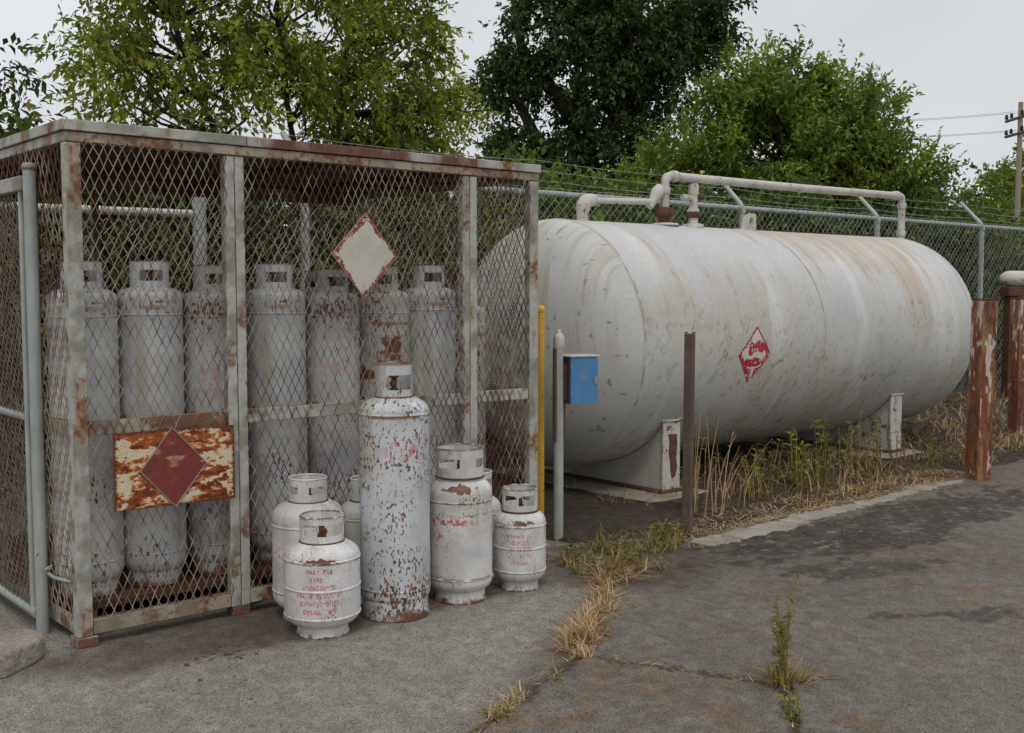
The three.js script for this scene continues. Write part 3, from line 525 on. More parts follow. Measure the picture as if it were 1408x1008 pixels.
put(gasCylinder('gas_cylinder', 'plain white gas cylinder half hidden behind the squat lettered one', 'gas cylinder', OUT, { R: 0.17, H: 0.664, hc: 0.112, rc: 0.09, fh: 0.06, rf: 0.12, eb: 0.09, et: 0.09, n: 2.4, mat: CT.plain, seams: [0.45, 0.14], wins: W4(0.36, 0.7) }), 2.645, -4.56, 0, -0.15);
put(gasCylinder('gas_cylinder', 'white gas cylinder almost hidden behind the left of the tall chipped one', 'gas cylinder', OUT, { R: 0.13, H: 0.612, hc: 0.112, rc: 0.072, fh: 0.055, rf: 0.1, eb: 0.08, et: 0.08, n: 2.3, mat: CT.plain, seams: [0.42, 0.13], wins: W4(0.36, 0.7) }), 3.005, -4.625, 0, -0.6);
put(gasCylinder('gas_cylinder', 'white gas cylinder showing only its collar behind the two right hand cylinders', 'gas cylinder', OUT, { R: 0.14, H: 0.575, hc: 0.13, rc: 0.09, fh: 0.055, rf: 0.1, eb: 0.085, et: 0.085, n: 2.3, mat: CT.plain, seams: [0.36, 0.13], wins: W4(0.26, 0.74) }), 3.69, -4.60, 0, 0.4);

// the tall cylinders inside the cage
{
  const IN = 'tall gas cylinders standing inside the cage', proto = (mat, label) => gasCylinder('caged_cylinder', label, 'gas cylinder', IN, { R: 0.151, H: 1.516, hc: 0.128, rc: 0.09, fh: 0.075, rf: 0.125, eb: 0.1, et: 0.055, n: 2.9, mat, seams: [0.79, 1.27, 0.16], wins: [[0.42, 0.62, 0.3, 0.74], [0.92, 1.0, 0.3, 0.74], [0, 0.1, 0.3, 0.74]], seg: 36 });
  const ord = ['first', 'second', 'third', 'fourth', 'fifth', 'sixth', 'seventh', 'eighth'];
  const looks = ['tall pale grey gas cylinder', 'tall clean pale gas cylinder', 'tall red speckled gas cylinder', 'tall clean pale gas cylinder', 'tall red scuffed gas cylinder', 'tall rust stained gas cylinder', 'tall smooth pale gas cylinder', 'tall grimy gas cylinder'];
  const xs = [1.80, 2.108, 2.43, 2.772, 3.11, 3.43, 3.735, 4.05], kinds = ['c1', 'c1', 'c2', 'c1', 'c2', 'c3', 'c1', 'c3'], tops = [0, 0.0, 0.0, 0.0, -0.005, -0.004, 0, -0.07];
  const first = {};
  xs.forEach((x, i) => {
    const z = -5.08 + [0, 0, 0.01, 0.0, -0.02, 0.0, 0.0, -0.09][i], label = looks[i] + ' in the front row inside the cage, ' + ord[i] + ' from the left', k = kinds[i];
    const o = first[k] ? copy(first[k], [x, 0.158, z], 0, label) : (first[k] = proto(CT[k], label)); put(o, x, z, 0.158, [0.1, 0, 0.15, 0.0, 0.2, -0.1, 0.25, 0][i]); o.scale.y = 1 + tops[i] + [0.0, 0.004, -0.006, 0.002, -0.008, 0.0, 0.006, 0][i]; o.rotation.z = [0.004, -0.003, 0.006, 0.003, -0.006, 0.005, -0.004, 0.006][i]; o.rotation.order = 'ZYX'; o.scale.x = o.scale.z = [1, 0.985, 0.97, 1.01, 0.96, 0.985, 1, 0.95][i];
  });
  const bx = [1.98, 2.3, 2.64, 2.98, 3.31, 3.62];
  bx.forEach((x, i) => { const label = 'tall shadowed gas cylinder in the back row inside the cage, ' + ord[i] + ' from the left', k = ['c2', 'c3', 'c1', 'c3', 'c1', 'c2'][i]; const o = copy(first[k], [x, 0.158, -5.62], 0, label); put(o, x, -5.5 + rr(-0.03, 0.03), 0.158, rr(-1.5, 1.5)); o.scale.y = 0.985; });
}

// ---------------------------------------------------------------- the big tank
{
  const R = 0.94, cy = 1.14, cz = -6.19, xl = 5.72, xr = 10.42, L = xr - xl, HB = 0.46;
  const T = thing('storage_tank', 'huge horizontal white storage tank, stained and streaked, on two saddles', 'tank', [xl, 0, cz]);
  const grime = (c, x, a, f) => { // x metres along, a angle from the top in radians (front positive)
    const st = fbm(x * 5.5, a * 0.9, 4, 2001), st2 = fbm(x * 17, a * 1.6, 4, 2002), big = fbm(x * 0.8 + 3, a * 1.5, 4, 2003), fl = fbm(x * 22, a * 20, 4, 2005);
    c = mix(c, [186, 178, 166], sm(0.42, 0.68, st * 0.45 + big * 0.55) * 0.6);
    const og = sm(0.5, 0.68, big * 0.55 + st2 * 0.3 + st * 0.2 + 0.05 - sm(0.7, 1.5, Math.abs(a)) * 0.26); c = mix(c, mix([194, 166, 142], [182, 160, 138], st2), og * 0.45);
    c = mix(c, [150, 132, 112], sm(0.58, 0.72, st2 * 0.6 + fl * 0.2 + big * 0.25 - sm(0.8, 1.6, Math.abs(a)) * 0.12) * 0.35);
    c = mix(c, [216, 217, 215], sm(0.6, 0.74, fbm(x * 3.2 + 7, a * 0.7, 3, 2006)) * 0.45);
    // mould and scrapes: slanting dark flecks with their own outline, mostly low on the flank
    const fk = fbm(x * 46 + a * 22, a * 15 - x * 5, 4, 2007), lo = sm(0.9, 1.9, a); c = mix(c, mix([104, 100, 80], [70, 68, 58], fl), sm(0.71, 0.82, fk * 0.8 + fl * 0.2 + lo * 0.03 + (big - 0.5) * 0.5 - 0.045) * 0.55 * lo);
    c = mix(c, [128, 126, 102], sm(0.63, 0.76, fbm(x * 18 + a * 8, a * 16, 4, 2008) + (big - 0.5) * 0.2) * 0.3 * lo);
    return c.map(v => v + (f - 0.5) * 14);
  };
  const st = tex(2048, 1536, (u, v) => { const a = (u - 0.5) * 6.2832, x = v * L, f = fbm(u * 300, v * 240, 2, 2010); let c = mix([200, 201, 199], [178, 179, 177], fbm(x * 2.4, a * 2.4, 4, 2011));
    c = grime(c, x, a, f); // weld lines' grime
    for (const sx of [0.02, 2.22]) { const d = Math.abs(x - sx); if (d < 0.03) c = mix(c, [130, 112, 92], (1 - sm(0.004, 0.016, d)) * sm(0.4, 0.6, fbm(a * 14, x * 3, 3, 2012)) * 0.8); } return clampc(c); });
  const ht = tex(1024, 1024, (u, v) => { const x = (u - 0.5) * 2.0, y = (v - 0.5) * 2.0, f = fbm(u * 200, v * 200, 2, 2020); let c = mix([200, 201, 199], [178, 179, 177], fbm(x * 3, y * 3, 4, 2021));
    const s1 = fbm(x * 19 + y * 2, y * 1.6, 4, 2022), s2 = fbm(x * 40 + y * 4, y * 2.4, 4, 2023), up = sm(-0.55, 0.4, y);
    c = mix(c, [174, 160, 136], sm(0.5, 0.72, s1 * 0.5 + s2 * 0.3 + fbm(x * 3, y * 3, 3, 2026) * 0.25 + up * 0.03) * 0.42 * up); c = mix(c, [136, 124, 98], sm(0.64, 0.74, s2) * 0.25 * up); c = mix(c, [110, 106, 92], sm(0.74, 0.8, fbm(x * 22, y * 22, 4, 2024)) * 0.6); return clampc(c.map(q => q + (f - 0.5) * 12)); });
  const tankMat = std({ map: st, roughness: 0.5, bumpMap: grainBump, bumpScale: 0.0012 }), headMat = std({ map: ht, roughness: 0.5 });
  // shell: angle 0 is the top, u .5
  const shell = (() => { const nx = 60, na = 128, pos = [], uv = [], idx = []; for (let i = 0; i <= nx; i++) for (let j = 0; j <= na; j++) { const a = (j / na - 0.5) * 6.2832, x = L * i / nx, d = (fbm(x * 0.9, a * 1.4, 2, 2030) - 0.5) * 0.004, w = 1 - Math.min(1, Math.min(x, L - x) * 8) , r = R + d * (1 - w) ; pos.push(x, cy + Math.cos(a) * r, Math.sin(a) * r); uv.push(j / na, i / nx); } for (let i = 0; i < nx; i++) for (let j = 0; j < na; j++) { const a = i * (na + 1) + j, b = a + na + 1; idx.push(a, a + 1, b, a + 1, b + 1, b); } const g = new THREE.BufferGeometry(); g.setAttribute('position', new THREE.Float32BufferAttribute(pos, 3)); g.setAttribute('uv', new THREE.Float32BufferAttribute(uv, 2)); g.setIndex(idx); g.computeVertexNormals(); const N = g.attributes.normal; for (let i = 0; i <= nx; i++) for (const j of [0, na]) { const k = i * (na + 1) + j, P = g.attributes.position; N.setXYZ(k, 0, (P.getY(k) - cy) / R, P.getZ(k) / R); } return g; })();
  part('shell', shell, tankMat, T);
  for (const [s, x] of [[-1, 0], [1, L]]) {
    const pos = [], uv = [], idx = [], nr = 28, na = 96; for (let i = 0; i <= nr; i++) for (let j = 0; j <= na; j++) { const t = i / nr * Math.PI / 2, r = R * Math.pow(Math.cos(t), 2 / 2.15), e = HB * Math.pow(Math.sin(t), 2 / 2.15), a = j / na * 6.2832; pos.push(x + s * e, cy + Math.cos(a) * r, Math.sin(a) * r); uv.push(0.5 + Math.sin(a) * r / 2, 0.5 + Math.cos(a) * r / 2); }
    for (let i = 0; i < nr; i++) for (let j = 0; j < na; j++) { const a = i * (na + 1) + j, b = a + na + 1; s > 0 ? idx.push(a, a + 1, b, a + 1, b + 1, b) : idx.push(a, b, a + 1, a + 1, b, b + 1); }
    const g = new THREE.BufferGeometry(); g.setAttribute('position', new THREE.Float32BufferAttribute(pos, 3)); g.setAttribute('uv', new THREE.Float32BufferAttribute(uv, 2)); g.setIndex(idx); g.computeVertexNormals(); part('domed_end', g, headMat, T);
  }
  const ring = x => { const k = []; for (let i = 0; i <= 96; i++) { const a = i / 96 * 6.2832; k.push([x + (hash(i, 7, 3) - 0.5) * 0.003, cy + Math.cos(a) * (R + 0.0005), Math.sin(a) * (R + 0.0005)]); } return sweep(k, 0.0055, 6); };
  for (const x of [0.01, 2.22, L - 0.01]) part('weld_seam', ring(x), M.whitePipe, T);
  // saddles: curved cradle plates with an end plate
  for (const x of [0.44, 3.58]) {
    const sh = new THREE.Shape(), w = 0.74, y0 = 0.062; sh.moveTo(-w, y0); sh.lineTo(w, y0); const a1 = Math.asin(w / R); sh.lineTo(w, cy - Math.cos(a1) * (R + 0.004));
    for (let i = 1; i <= 20; i++) { const a = a1 - 2 * a1 * i / 20; sh.lineTo(Math.sin(a) * (R + 0.004), cy - Math.cos(a) * (R + 0.004)); } sh.closePath();
    const web = new THREE.ExtrudeGeometry(sh, { depth: 0.02, bevelEnabled: false }); web.rotateY(-Math.PI / 2); web.translate(x + 0.02, 0, 0);
    part('saddle', metreUV(web), M.whitePipe, T);
    const ep = [box(x - 0.02, x + 0.17, y0, cy - Math.cos(a1) * R + 0.01, w, w + 0.018, 0.003)]; part('saddle_end_plate', ep, std({ map: M.whitePipe.map, roughness: 0.6 }), T); part('saddle_end_plate', box(x - 0.02, x + 0.17, y0, cy - Math.cos(a1) * R + 0.01, -w - 0.018, -w, 0.003), M.whitePipe, T);
    part('saddle_cap', box(x - 0.035, x + 0.19, cy - Math.cos(a1) * R + 0.012, cy - Math.cos(a1) * R + 0.026, w - 0.03, w + 0.03, 0.003), M.whitePipe, T);
    // base flange
    part('saddle_foot', box(x - 0.05, x + 0.2, y0 - 0.02, y0 - 0.002, -w - 0.04, w + 0.04, 0.004), M.rust, T);
    if (x < 1) part('rust_scab', (() => { const q = new THREE.Shape(); const pts = [[0.05, 0.475], [0.135, 0.47], [0.14, 0.4], [0.13, 0.3], [0.142, 0.22], [0.12, 0.16], [0.09, 0.145], [0.075, 0.2], [0.07, 0.28], [0.055, 0.33], [0.062, 0.42]]; pts.forEach((p, i) => q[i ? 'lineTo' : 'moveTo'](x - 0.01 + p[0], p[1])); const g = new THREE.ExtrudeGeometry(q, { depth: 0.002, bevelEnabled: true, bevelSize: 0.004, bevelThickness: 0.001, bevelSegments: 1 }); g.translate(0, 0, w + 0.019); return metreUV(g, 3); })(), M.rust, T, 'scab of red brown rust on the near saddle');
  }
  // fittings along the top (z forward of the crown a touch)
  const zz = 0.1, top = cy + Math.sqrt(R * R - zz * zz), k = 6.09 / 6.19, X = x => x * k - xl, Y = y => 1.55 + (y - 1.55) * k;
  const elb = (a, b, c, r, n = 6) => { const o = []; for (let i = 0; i <= n; i++) { const t = i / n; o.push(V(...a).multiplyScalar((1 - t) * (1 - t)).addScaledVector(V(...b), 2 * t * (1 - t)).addScaledVector(V(...c), t * t)); } return o; };
  { // small filler elbow and short pipe
    const x = X(6.04), y = Y(2.243); part('vent_elbow', sweep([[x, top - 0.02, zz], [x, y - 0.09, zz], ...elb([x, y - 0.08, zz], [x, y, zz], [x + 0.09, y, zz]), [x + 0.12, y, zz]], [0.048, 0.05, 0.055, 0.056, 0.056, 0.056, 0.055, 0.052, 0.05, 0.046], 12), M.whitePipe, T);
    part('short_pipe', sweep([[x + 0.1, y, zz], [x + 0.5, y + 0.012, zz], [X(6.86), y + 0.022, zz]], 0.024, 10), M.whitePipe, T);
    part('vent_cap', sweep([[X(6.80), y - 0.02, zz], [X(6.85), y + 0.045, zz], [X(6.89), y + 0.095, zz], [X(6.93), y + 0.13, zz], [X(6.95), y + 0.135, zz]], [0.03, 0.04, 0.055, 0.05, 0.028], 10), M.whitePipe, T);
  }
  { // tall riser and the long level pipe
    const x = X(6.985), y = Y(2.49), xe = X(10.69), ye = Y(2.52); const pts = [[x, top + 0.1, zz], [x, y - 0.1, zz], ...elb([x, y - 0.07, zz], [x, y, zz], [x + 0.08, y, zz]), [x + 0.3, y, zz], [(x + xe) / 2, (y + ye) / 2 - 0.006, zz], [xe - 0.1, ye, zz], ...elb([xe - 0.06, ye, zz], [xe, ye, zz], [xe, ye - 0.06, zz]), [xe, ye - 0.2, zz], [xe, top - 0.05, zz]];
    part('riser_pipe', sweep(pts, 0.0365, 14), M.whitePipe, T);
    for (const [px, py, ax] of [[x, y - 0.12, 'y'], [x + 0.11, y, 'x'], [xe - 0.12, ye, 'x'], [xe, ye - 0.1, 'y'], [xe, top + 0.05, 'y']]) { const g = revolve([[0.038, -0.028], [0.047, -0.026], [0.048, 0.026], [0.038, 0.028]], 14); if (ax === 'x') g.rotateZ(Math.PI / 2); g.translate(px, py, zz); part('pipe_collar', g, M.whitePipe, T); }
    part('rusty_bushing', revolve([[0.03, 0], [0.05, 0.0], [0.05, 0.06], [0.062, 0.07], [0.082, 0.085], [0.085, 0.135], [0.06, 0.142], [0.038, 0.15]], 8).translate(x, top - 0.005, zz), M.rust, T, 'rusty hexagonal bushing');
    part('flange', revolve([[0.02, 0.0], [0.125, 0.0], [0.115, 0.022], [0.06, 0.03], [0.03, 0.03]], 20).translate(x, top - 0.012, zz), M.whitePipe, T);
  }
  { // relief valve
    const x = X(7.35); part('relief_valve', revolve([[0.09, -0.01], [0.085, 0.02], [0.04, 0.026], [0.04, 0.09], [0.055, 0.1], [0.05, 0.14], [0.036, 0.16], [0.034, 0.26], [0.045, 0.27], [0.044, 0.34], [0.028, 0.36], [0, 0.362]], 16).translate(x, top, zz), M.whitePipe, T); part('valve_cap', sweep([[x - 0.03, top + 0.235, zz], [x - 0.11, top + 0.235, zz], [x - 0.14, top + 0.235, zz]], [0.022, 0.03, 0.026], 10), M.whitePipe, T); part('valve_lever', sweep([[x + 0.02, top + 0.255, zz], [x + 0.12, top + 0.26, zz]], 0.012, 6), M.rust, T); part('valve_band', revolve([[0.04, 0.09], [0.06, 0.1], [0.057, 0.14], [0.04, 0.15]], 12).translate(x, top - 0.02, zz), M.rust, T);
  }
  { // lifting lug with an eye
    const sh = new THREE.Shape(); sh.moveTo(-0.1, 0); sh.lineTo(-0.07, 0.1); sh.quadraticCurveTo(-0.03, 0.16, 0.03, 0.155); sh.lineTo(0.09, 0.15); sh.lineTo(0.09, 0); sh.closePath(); const h = new THREE.Path(); h.absellipse(0.02, 0.085, 0.024, 0.04, 0, 6.2832, true); sh.holes.push(h);
    const g = new THREE.ExtrudeGeometry(sh, { depth: 0.02, bevelEnabled: true, bevelSize: 0.003, bevelThickness: 0.003, bevelSegments: 1 }); g.translate(X(8.1), top - 0.015, zz); part('lifting_lug', metreUV(g), M.whitePipe, T);
  }
  { // worn red hazard diamond, a thin skin bent over the shell
    const n = 22, pos = [], uv = [], idx = [], xc = 6.985 - xl, hw = 0.2, a0 = 1.67, ha = 0.235; // half height in radians
    const dt = tex(512, 512, (u, v) => { const X2 = (u - 0.5) * 2, Y2 = (v - 0.5) * 2, d = Math.abs(X2) + Math.abs(Y2), f = fbm(u * 30, v * 30, 4, 2101), b = fbm(u * 7, v * 9, 4, 2102); let red = 0;
      const E = (x, y, rx, ry) => Math.hypot((X2 - x) / rx, (Y2 - y) / ry) + (b - 0.5) * 0.9 < 1; if (E(-0.27, 0.2, 0.17, 0.26) || E(0.2, 0.26, 0.33, 0.2) || E(-0.02, -0.25, 0.56, 0.17) || E(-0.45, -0.28, 0.2, 0.2)) red = 1; if (d > 0.78 && b > 0.5 || d > 0.9) red = 1; if (X2 > 0.55) red = d > 0.72 ? 1 : red; if (Y2 < -0.48) red = Math.abs(X2 - 0.05) < 0.09 && Y2 > -0.8 ? 0 : 1;
      red *= sm(0.72, 0.6, f); let c = mix([204, 200, 194], [170, 40, 48], red); return clampc(c.map(q => q + (f - 0.5) * 26)); }, { rep: false });
    for (let i = 0; i <= n; i++) for (let j = 0; j <= n; j++) { const p = i / n, q = j / n, du = p - q, dv = p + q - 1, a = a0 + dv * ha, r = R + 0.0035; pos.push(xc + du * hw - dv * 0.03, cy + Math.cos(a) * r, Math.sin(a) * r); uv.push(du / 2 + 0.5, 0.5 - dv / 2); }
    for (let i = 0; i < n; i++) for (let j = 0; j < n; j++) { const a = i * (n + 1) + j, b = a + n + 1; idx.push(a, b, a + 1, a + 1, b, b + 1); }
    const g = new THREE.BufferGeometry(); g.setAttribute('position', new THREE.Float32BufferAttribute(pos, 3)); g.setAttribute('uv', new THREE.Float32BufferAttribute(uv, 2)); g.setIndex(idx); g.computeVertexNormals(); part('hazard_diamond', g, std({ map: dt, roughness: 0.6 }), T, 'worn red and white hazard diamond on the tank side');
  }
}
// concrete plinths under the saddles
for (const [x, lab] of [[6.09, 'low concrete plinth under the near saddle of the tank'], [9.23, 'low concrete plinth under the far saddle of the tank']]) single('concrete_plinth', box(x - 0.25, x + 0.42, -0.06, 0.04, -7.1, -5.28, 0.015), M.concrete, lab, 'plinth', 'plinths under the tank saddles');

// ---------------------------------------------------------------- posts by the tank
{
  const y = thing('yellow_pole', 'slim yellow pole standing between the cage and the big tank', 'pole', [4.75, 0, -5.25]);
  part('pipe', sweep([[0, -0.05, 0], [0, 0.5, 0], [0.0, 1.0, 0], [0.002, 1.41, 0]], 0.026, 14, 2), M.yellow, y); part('cap', revolve([[0.027, 1.405], [0.03, 1.41], [0.029, 1.43], [0.02, 1.445], [0, 1.45]], 14), M.yellow, y);
  const g = thing('pipe_post', 'short galvanised pipe post with rust streaks carrying the blue box', 'post', [4.64, 0, -4.96]);
  part('pipe', sweep([[0, -0.05, 0], [0, 0.4, 0], [-0.002, 0.9, 0], [-0.004, 1.25, 0]], 0.031, 14), M.galv, g); part('cap', revolve([[0.032, 1.19], [0.036, 1.195], [0.036, 1.25], [0.027, 1.275], [0.012, 1.285], [0.012, 1.305], [0, 1.307]], 14), M.whitePipe, g);
  part('channel', box(-0.04, -0.02, 0.62, 1.19, -0.015, 0.015, 0.004), M.brownPost, g); part('bracket', box(0.028, 0.05, 0.62, 0.86, -0.03, 0.01, 0.003), M.rust, g);
  const bt = tex(256, 512, (u, v) => { const a = fbm(u * 5, v * 9, 5, 2201), f = fbm(u * 50, v * 90, 3, 2202); let c = mix([84, 142, 190], [66, 122, 170], a).map(q => q + (f - 0.5) * 20); const d = Math.hypot((u - 0.46) * 0.55, v - 0.6); c = mix(c, [196, 128, 96], (1 - sm(0.03, 0.05, d)) * (f > 0.45 ? 0.85 : 0.2)); if (Math.abs(u - 0.46) < 0.05 && ((v > 0.68 && v < 0.9) || (v > 0.3 && v < 0.48)) && Math.sin(v * 150) > -0.1 && f > 0.42) c = mix(c, [118, 122, 104], 0.7); return clampc(c); }, { rep: false });
  const b = thing('blue_box', 'small blue metal box with worn emblem fixed to the pipe post', 'box', [4.79, 0.845, -4.945], -0.22);
  const fg = new THREE.PlaneGeometry(0.19, 0.285).translate(0, 0.143, 0.0785); part('door', fg, std({ map: bt, roughness: 0.45 }), b, 'blue door with worn orange emblem');
  part('case', box(-0.1, 0.1, 0, 0.287, -0.06, 0.062, 0.006), std({ color: 0x3a4046, roughness: 0.6 }), b); part('door_edge', box(-0.098, 0.098, 0.002, 0.284, 0.063, 0.077, 0.004), std({ map: bt, roughness: 0.45 }), b); part('latch', box(0.07, 0.088, 0.12, 0.165, 0.0785, 0.086, 0.002), M.galvDull, b); for (const y of [0.05, 0.22]) part('hinge', sweep([[-0.095, y, 0.078], [-0.095, y + 0.03, 0.078]], 0.005, 6), M.galvDull, b); part('lid', box(-0.108, 0.108, 0.289, 0.3, -0.07, 0.085, 0.003), M.whitePipe, b); part('mounting_plate', box(-0.114, -0.1, 0.02, 0.24, -0.03, 0.03, 0.003), M.rust, b);
  const s = thing('steel_post', 'thin square brown rusted steel post standing in front of the tank', 'post', [5.356, 0, -4.53], 0.35);
  part('tube', box(-0.0275, 0.0275, -0.05, 1.274, -0.0275, 0.0275, 0.004), M.brownPost, s); part('top_rim', [box(-0.029, 0.029, 1.276, 1.284, -0.029, -0.022, 0.002), box(-0.029, 0.029, 1.276, 1.284, 0.022, 0.029, 0.002)], M.rust, s); s.rotation.z = -0.006;
  // rusted bollards
  const bo = tex(512, 1024, (u, v) => { const a = fbm(u * 22, v * 7, 5, 2301), st2 = fbm(u * 34, v * 3.2, 5, 2302), f = fbm(u * 260, v * 150, 3, 2303), b = fbm(u * 60, v * 24, 4, 2305); let c = mix([122, 66, 48], [136, 86, 54], sm(0.38, 0.6, a)); c = mix(c, [84, 56, 44], sm(0.5, 0.66, b * 0.6 + a * 0.4)); c = mix(c, [152, 122, 74], sm(0.52, 0.66, fbm(u * 30, v * 4, 5, 2304) * 0.7 + b * 0.3) * 0.8); c = mix(c, [200, 190, 182], sm(0.52, 0.6, st2 * 0.62 + b * 0.42 - 0.12 + 0.12 * sm(0.4, 0.75, v + (a - 0.5) * 0.6)) * 0.9); return clampc(c.map(q => q + (f - 0.5) * 50)); });
  const bm = std({ map: bo, roughness: 0.85, bumpMap: grainBump, bumpScale: 0.003 });
  const mk = (lab, x, z, h, rot, lean) => { const t = thing('rusty_bollard', lab, 'bollard', [x, 0, z], rot, 'rusty bollards at the right'), w = 0.088; const sh = new THREE.Shape(); sh.moveTo(-w, -w * 0.7); sh.lineTo(w, -w * 0.7); sh.lineTo(w, w * 0.7); sh.lineTo(-w, w * 0.7); sh.closePath();
    const g = new RoundedBoxGeometry(w * 1.7, h + 0.06, w * 1.7, 2, 0.016).translate(0, h / 2 - 0.03, 0), n = metreUV(g, 0.64), uu = n.attributes.uv; for (let q = 0; q < uu.count; q++) uu.setXY(q, uu.getX(q) - Math.floor(uu.getX(0)) + (Math.abs(n.attributes.normal.getX(q)) > 0.7 ? 0.41 : 0), n.attributes.position.getY(q) / (h + 0.02)); part('tube', n, bm, t); part('top_plate', box(-w * 0.89, w * 0.89, h + 0.002, h + 0.012, -w * 0.89, w * 0.89, 0.003), M.rust, t); t.rotation.z = lean; return t; };
  mk('rust red and white flaking bollard in front of the far end of the tank', 8.755, -4.33, 1.465, -0.42, -0.012); mk('farther rusty red bollard cut by the right edge of the picture', 11.55, -5.3, 1.45, -0.4, 0.004);
}

// ---------------------------------------------------------------- fences
const galvWire = (P, s) => { const f = hash(Math.round(P.x * 30), Math.round(P.y * 30), 161); return M3(lin([176, 178, 176]), lin([128, 128, 122]), f); };
{
  const zf = -7.7, H = 2.447, x0 = 3.59, x1 = 27.5, F = thing('chain_link_fence', 'grey chain link fence topped with barbed wire behind the big tank', 'fence', [x0, 0, zf]);
  const posts = []; for (let x = 4.47; x < x1; x += 2.75) if (Math.abs(x - 7.22) > 0.1) posts.push(x);
  for (const x of posts) { part('post', sweep([[x - x0, -0.06, 0], [x - x0, 1.2, 0], [x - x0, H + 0.03, 0]], 0.036, 12), M.galv, F); const a = part('barb_arm', sweep([[x - x0, H - 0.01, 0], [x - x0, H + 0.05, -0.03], [x - x0, H + 0.36, -0.33]], [0.036, 0.032, 0.024], 8), M.galv, F); part('arm_collar', revolve([[0.037, -0.04], [0.044, -0.035], [0.044, 0.03], [0.036, 0.04]], 12).translate(x - x0, H - 0.02, 0), M.galv, a); }
  part('corner_post', sweep([[0, -0.06, 0], [0, 1.4, 0], [0, 2.5, 0]], 0.05, 14), M.galv, F);
  part('top_rail', sweep(Array.from({ length: 25 }, (_, i) => [i * (x1 - x0) / 24, H, (hash(i, 3, 9) - 0.5) * 0.01]), 0.027, 10), M.galv, F);
  const n = part('chain_link', net(V(0, 0.04, 0.03), V(1, 0, 0), x1 - x0, H + 0.045 - 0.04, 0.098, 0.098, 0.0024, galvWire, 0.006, 0.04), M.wire, F); n.userData.kind = 'stuff';
  for (const [dy, dz] of [[0.345, -0.32], [0.235, -0.205], [0.125, -0.1]]) {
    const L = [], N = 400; const P = i => { const t = i / N * (x1 - x0), ph = ((t - 0.88) / 2.75) % 1; return [t, H + dy - 0.028 * 4 * ph * (1 - ph), dz]; };
    for (let i = 0; i < N; i++) { L.push([...P(i), ...P(i + 1), 0]); const p = P(i); if (i % 3 === 0) { L.push([p[0] - 0.008, p[1] - 0.013, p[2] - 0.006, p[0] + 0.008, p[1] + 0.013, p[2] + 0.006, 0]); } }
    part('barbed_wire', rods(L, 0.0028, galvWire), M.wire, F);
  }
  const G = thing('low_fence', 'lower pale pipe rail fence seen through the left of the cage', 'fence', [-5, 0, zf]);
  part('top_rail', sweep([[0, 2.03, 0], [4, 2.07, 0], [8.53, 2.1, 0]], 0.03, 10), M.whitePipe, G); for (const x of [0.05, 2.9, 5.75]) part('post', sweep([[x, -0.06, 0], [x, 2.05, 0]], 0.034, 10), M.galv, G);
  const m = part('chain_link', net(V(0, 0.04, 0.03), V(1, 0, 0), 8.5, 2.0, 0.098, 0.098, 0.0024, galvWire, 0.006, 0.04), M.wire, G); m.userData.kind = 'stuff';
}

// ---------------------------------------------------------------- foliage
class Leaves { // many small folded leaves in one geometry
  constructor() { this.p = []; this.n = []; this.c = []; this.i = []; }
  add(b, d, nrm, len, wid, col) {
    const s = V().crossVectors(d, nrm).normalize(), k = this.p.length / 3, m = V().crossVectors(s, d);
    const mx = b.x + d.x * len * 0.45, my = b.y + d.y * len * 0.45, mz = b.z + d.z * len * 0.45, f = wid * 0.22;
    this.p.push(b.x, b.y, b.z, mx + s.x * wid / 2 + m.x * f, my + s.y * wid / 2 + m.y * f, mz + s.z * wid / 2 + m.z * f, b.x + d.x * len, b.y + d.y * len - len * 0.06, b.z + d.z * len, mx - s.x * wid / 2 + m.x * f, my - s.y * wid / 2 + m.y * f, mz - s.z * wid / 2 + m.z * f);
    for (let q = 0; q < 4; q++) { const t = q === 1 ? 0.35 : q === 3 ? -0.35 : 0; this.n.push(m.x + s.x * t, m.y + s.y * t, m.z + s.z * t); this.c.push(...col); }
    this.i.push(k, k + 1, k + 2, k, k + 2, k + 3);
  }
  geo() { const g = new THREE.BufferGeometry(); g.setAttribute('position', new THREE.Float32BufferAttribute(this.p, 3)); g.setAttribute('normal', new THREE.Float32BufferAttribute(this.n, 3)); g.setAttribute('color', new THREE.Float32BufferAttribute(this.c, 3)); g.setIndex(this.i); g.normalizeNormals(); return g; }
}
const rdir = () => { const z = rr(-1, 1), a = rr(0, 6.2832), r = Math.sqrt(1 - z * z); return V(Math.cos(a) * r, z, Math.sin(a) * r); };
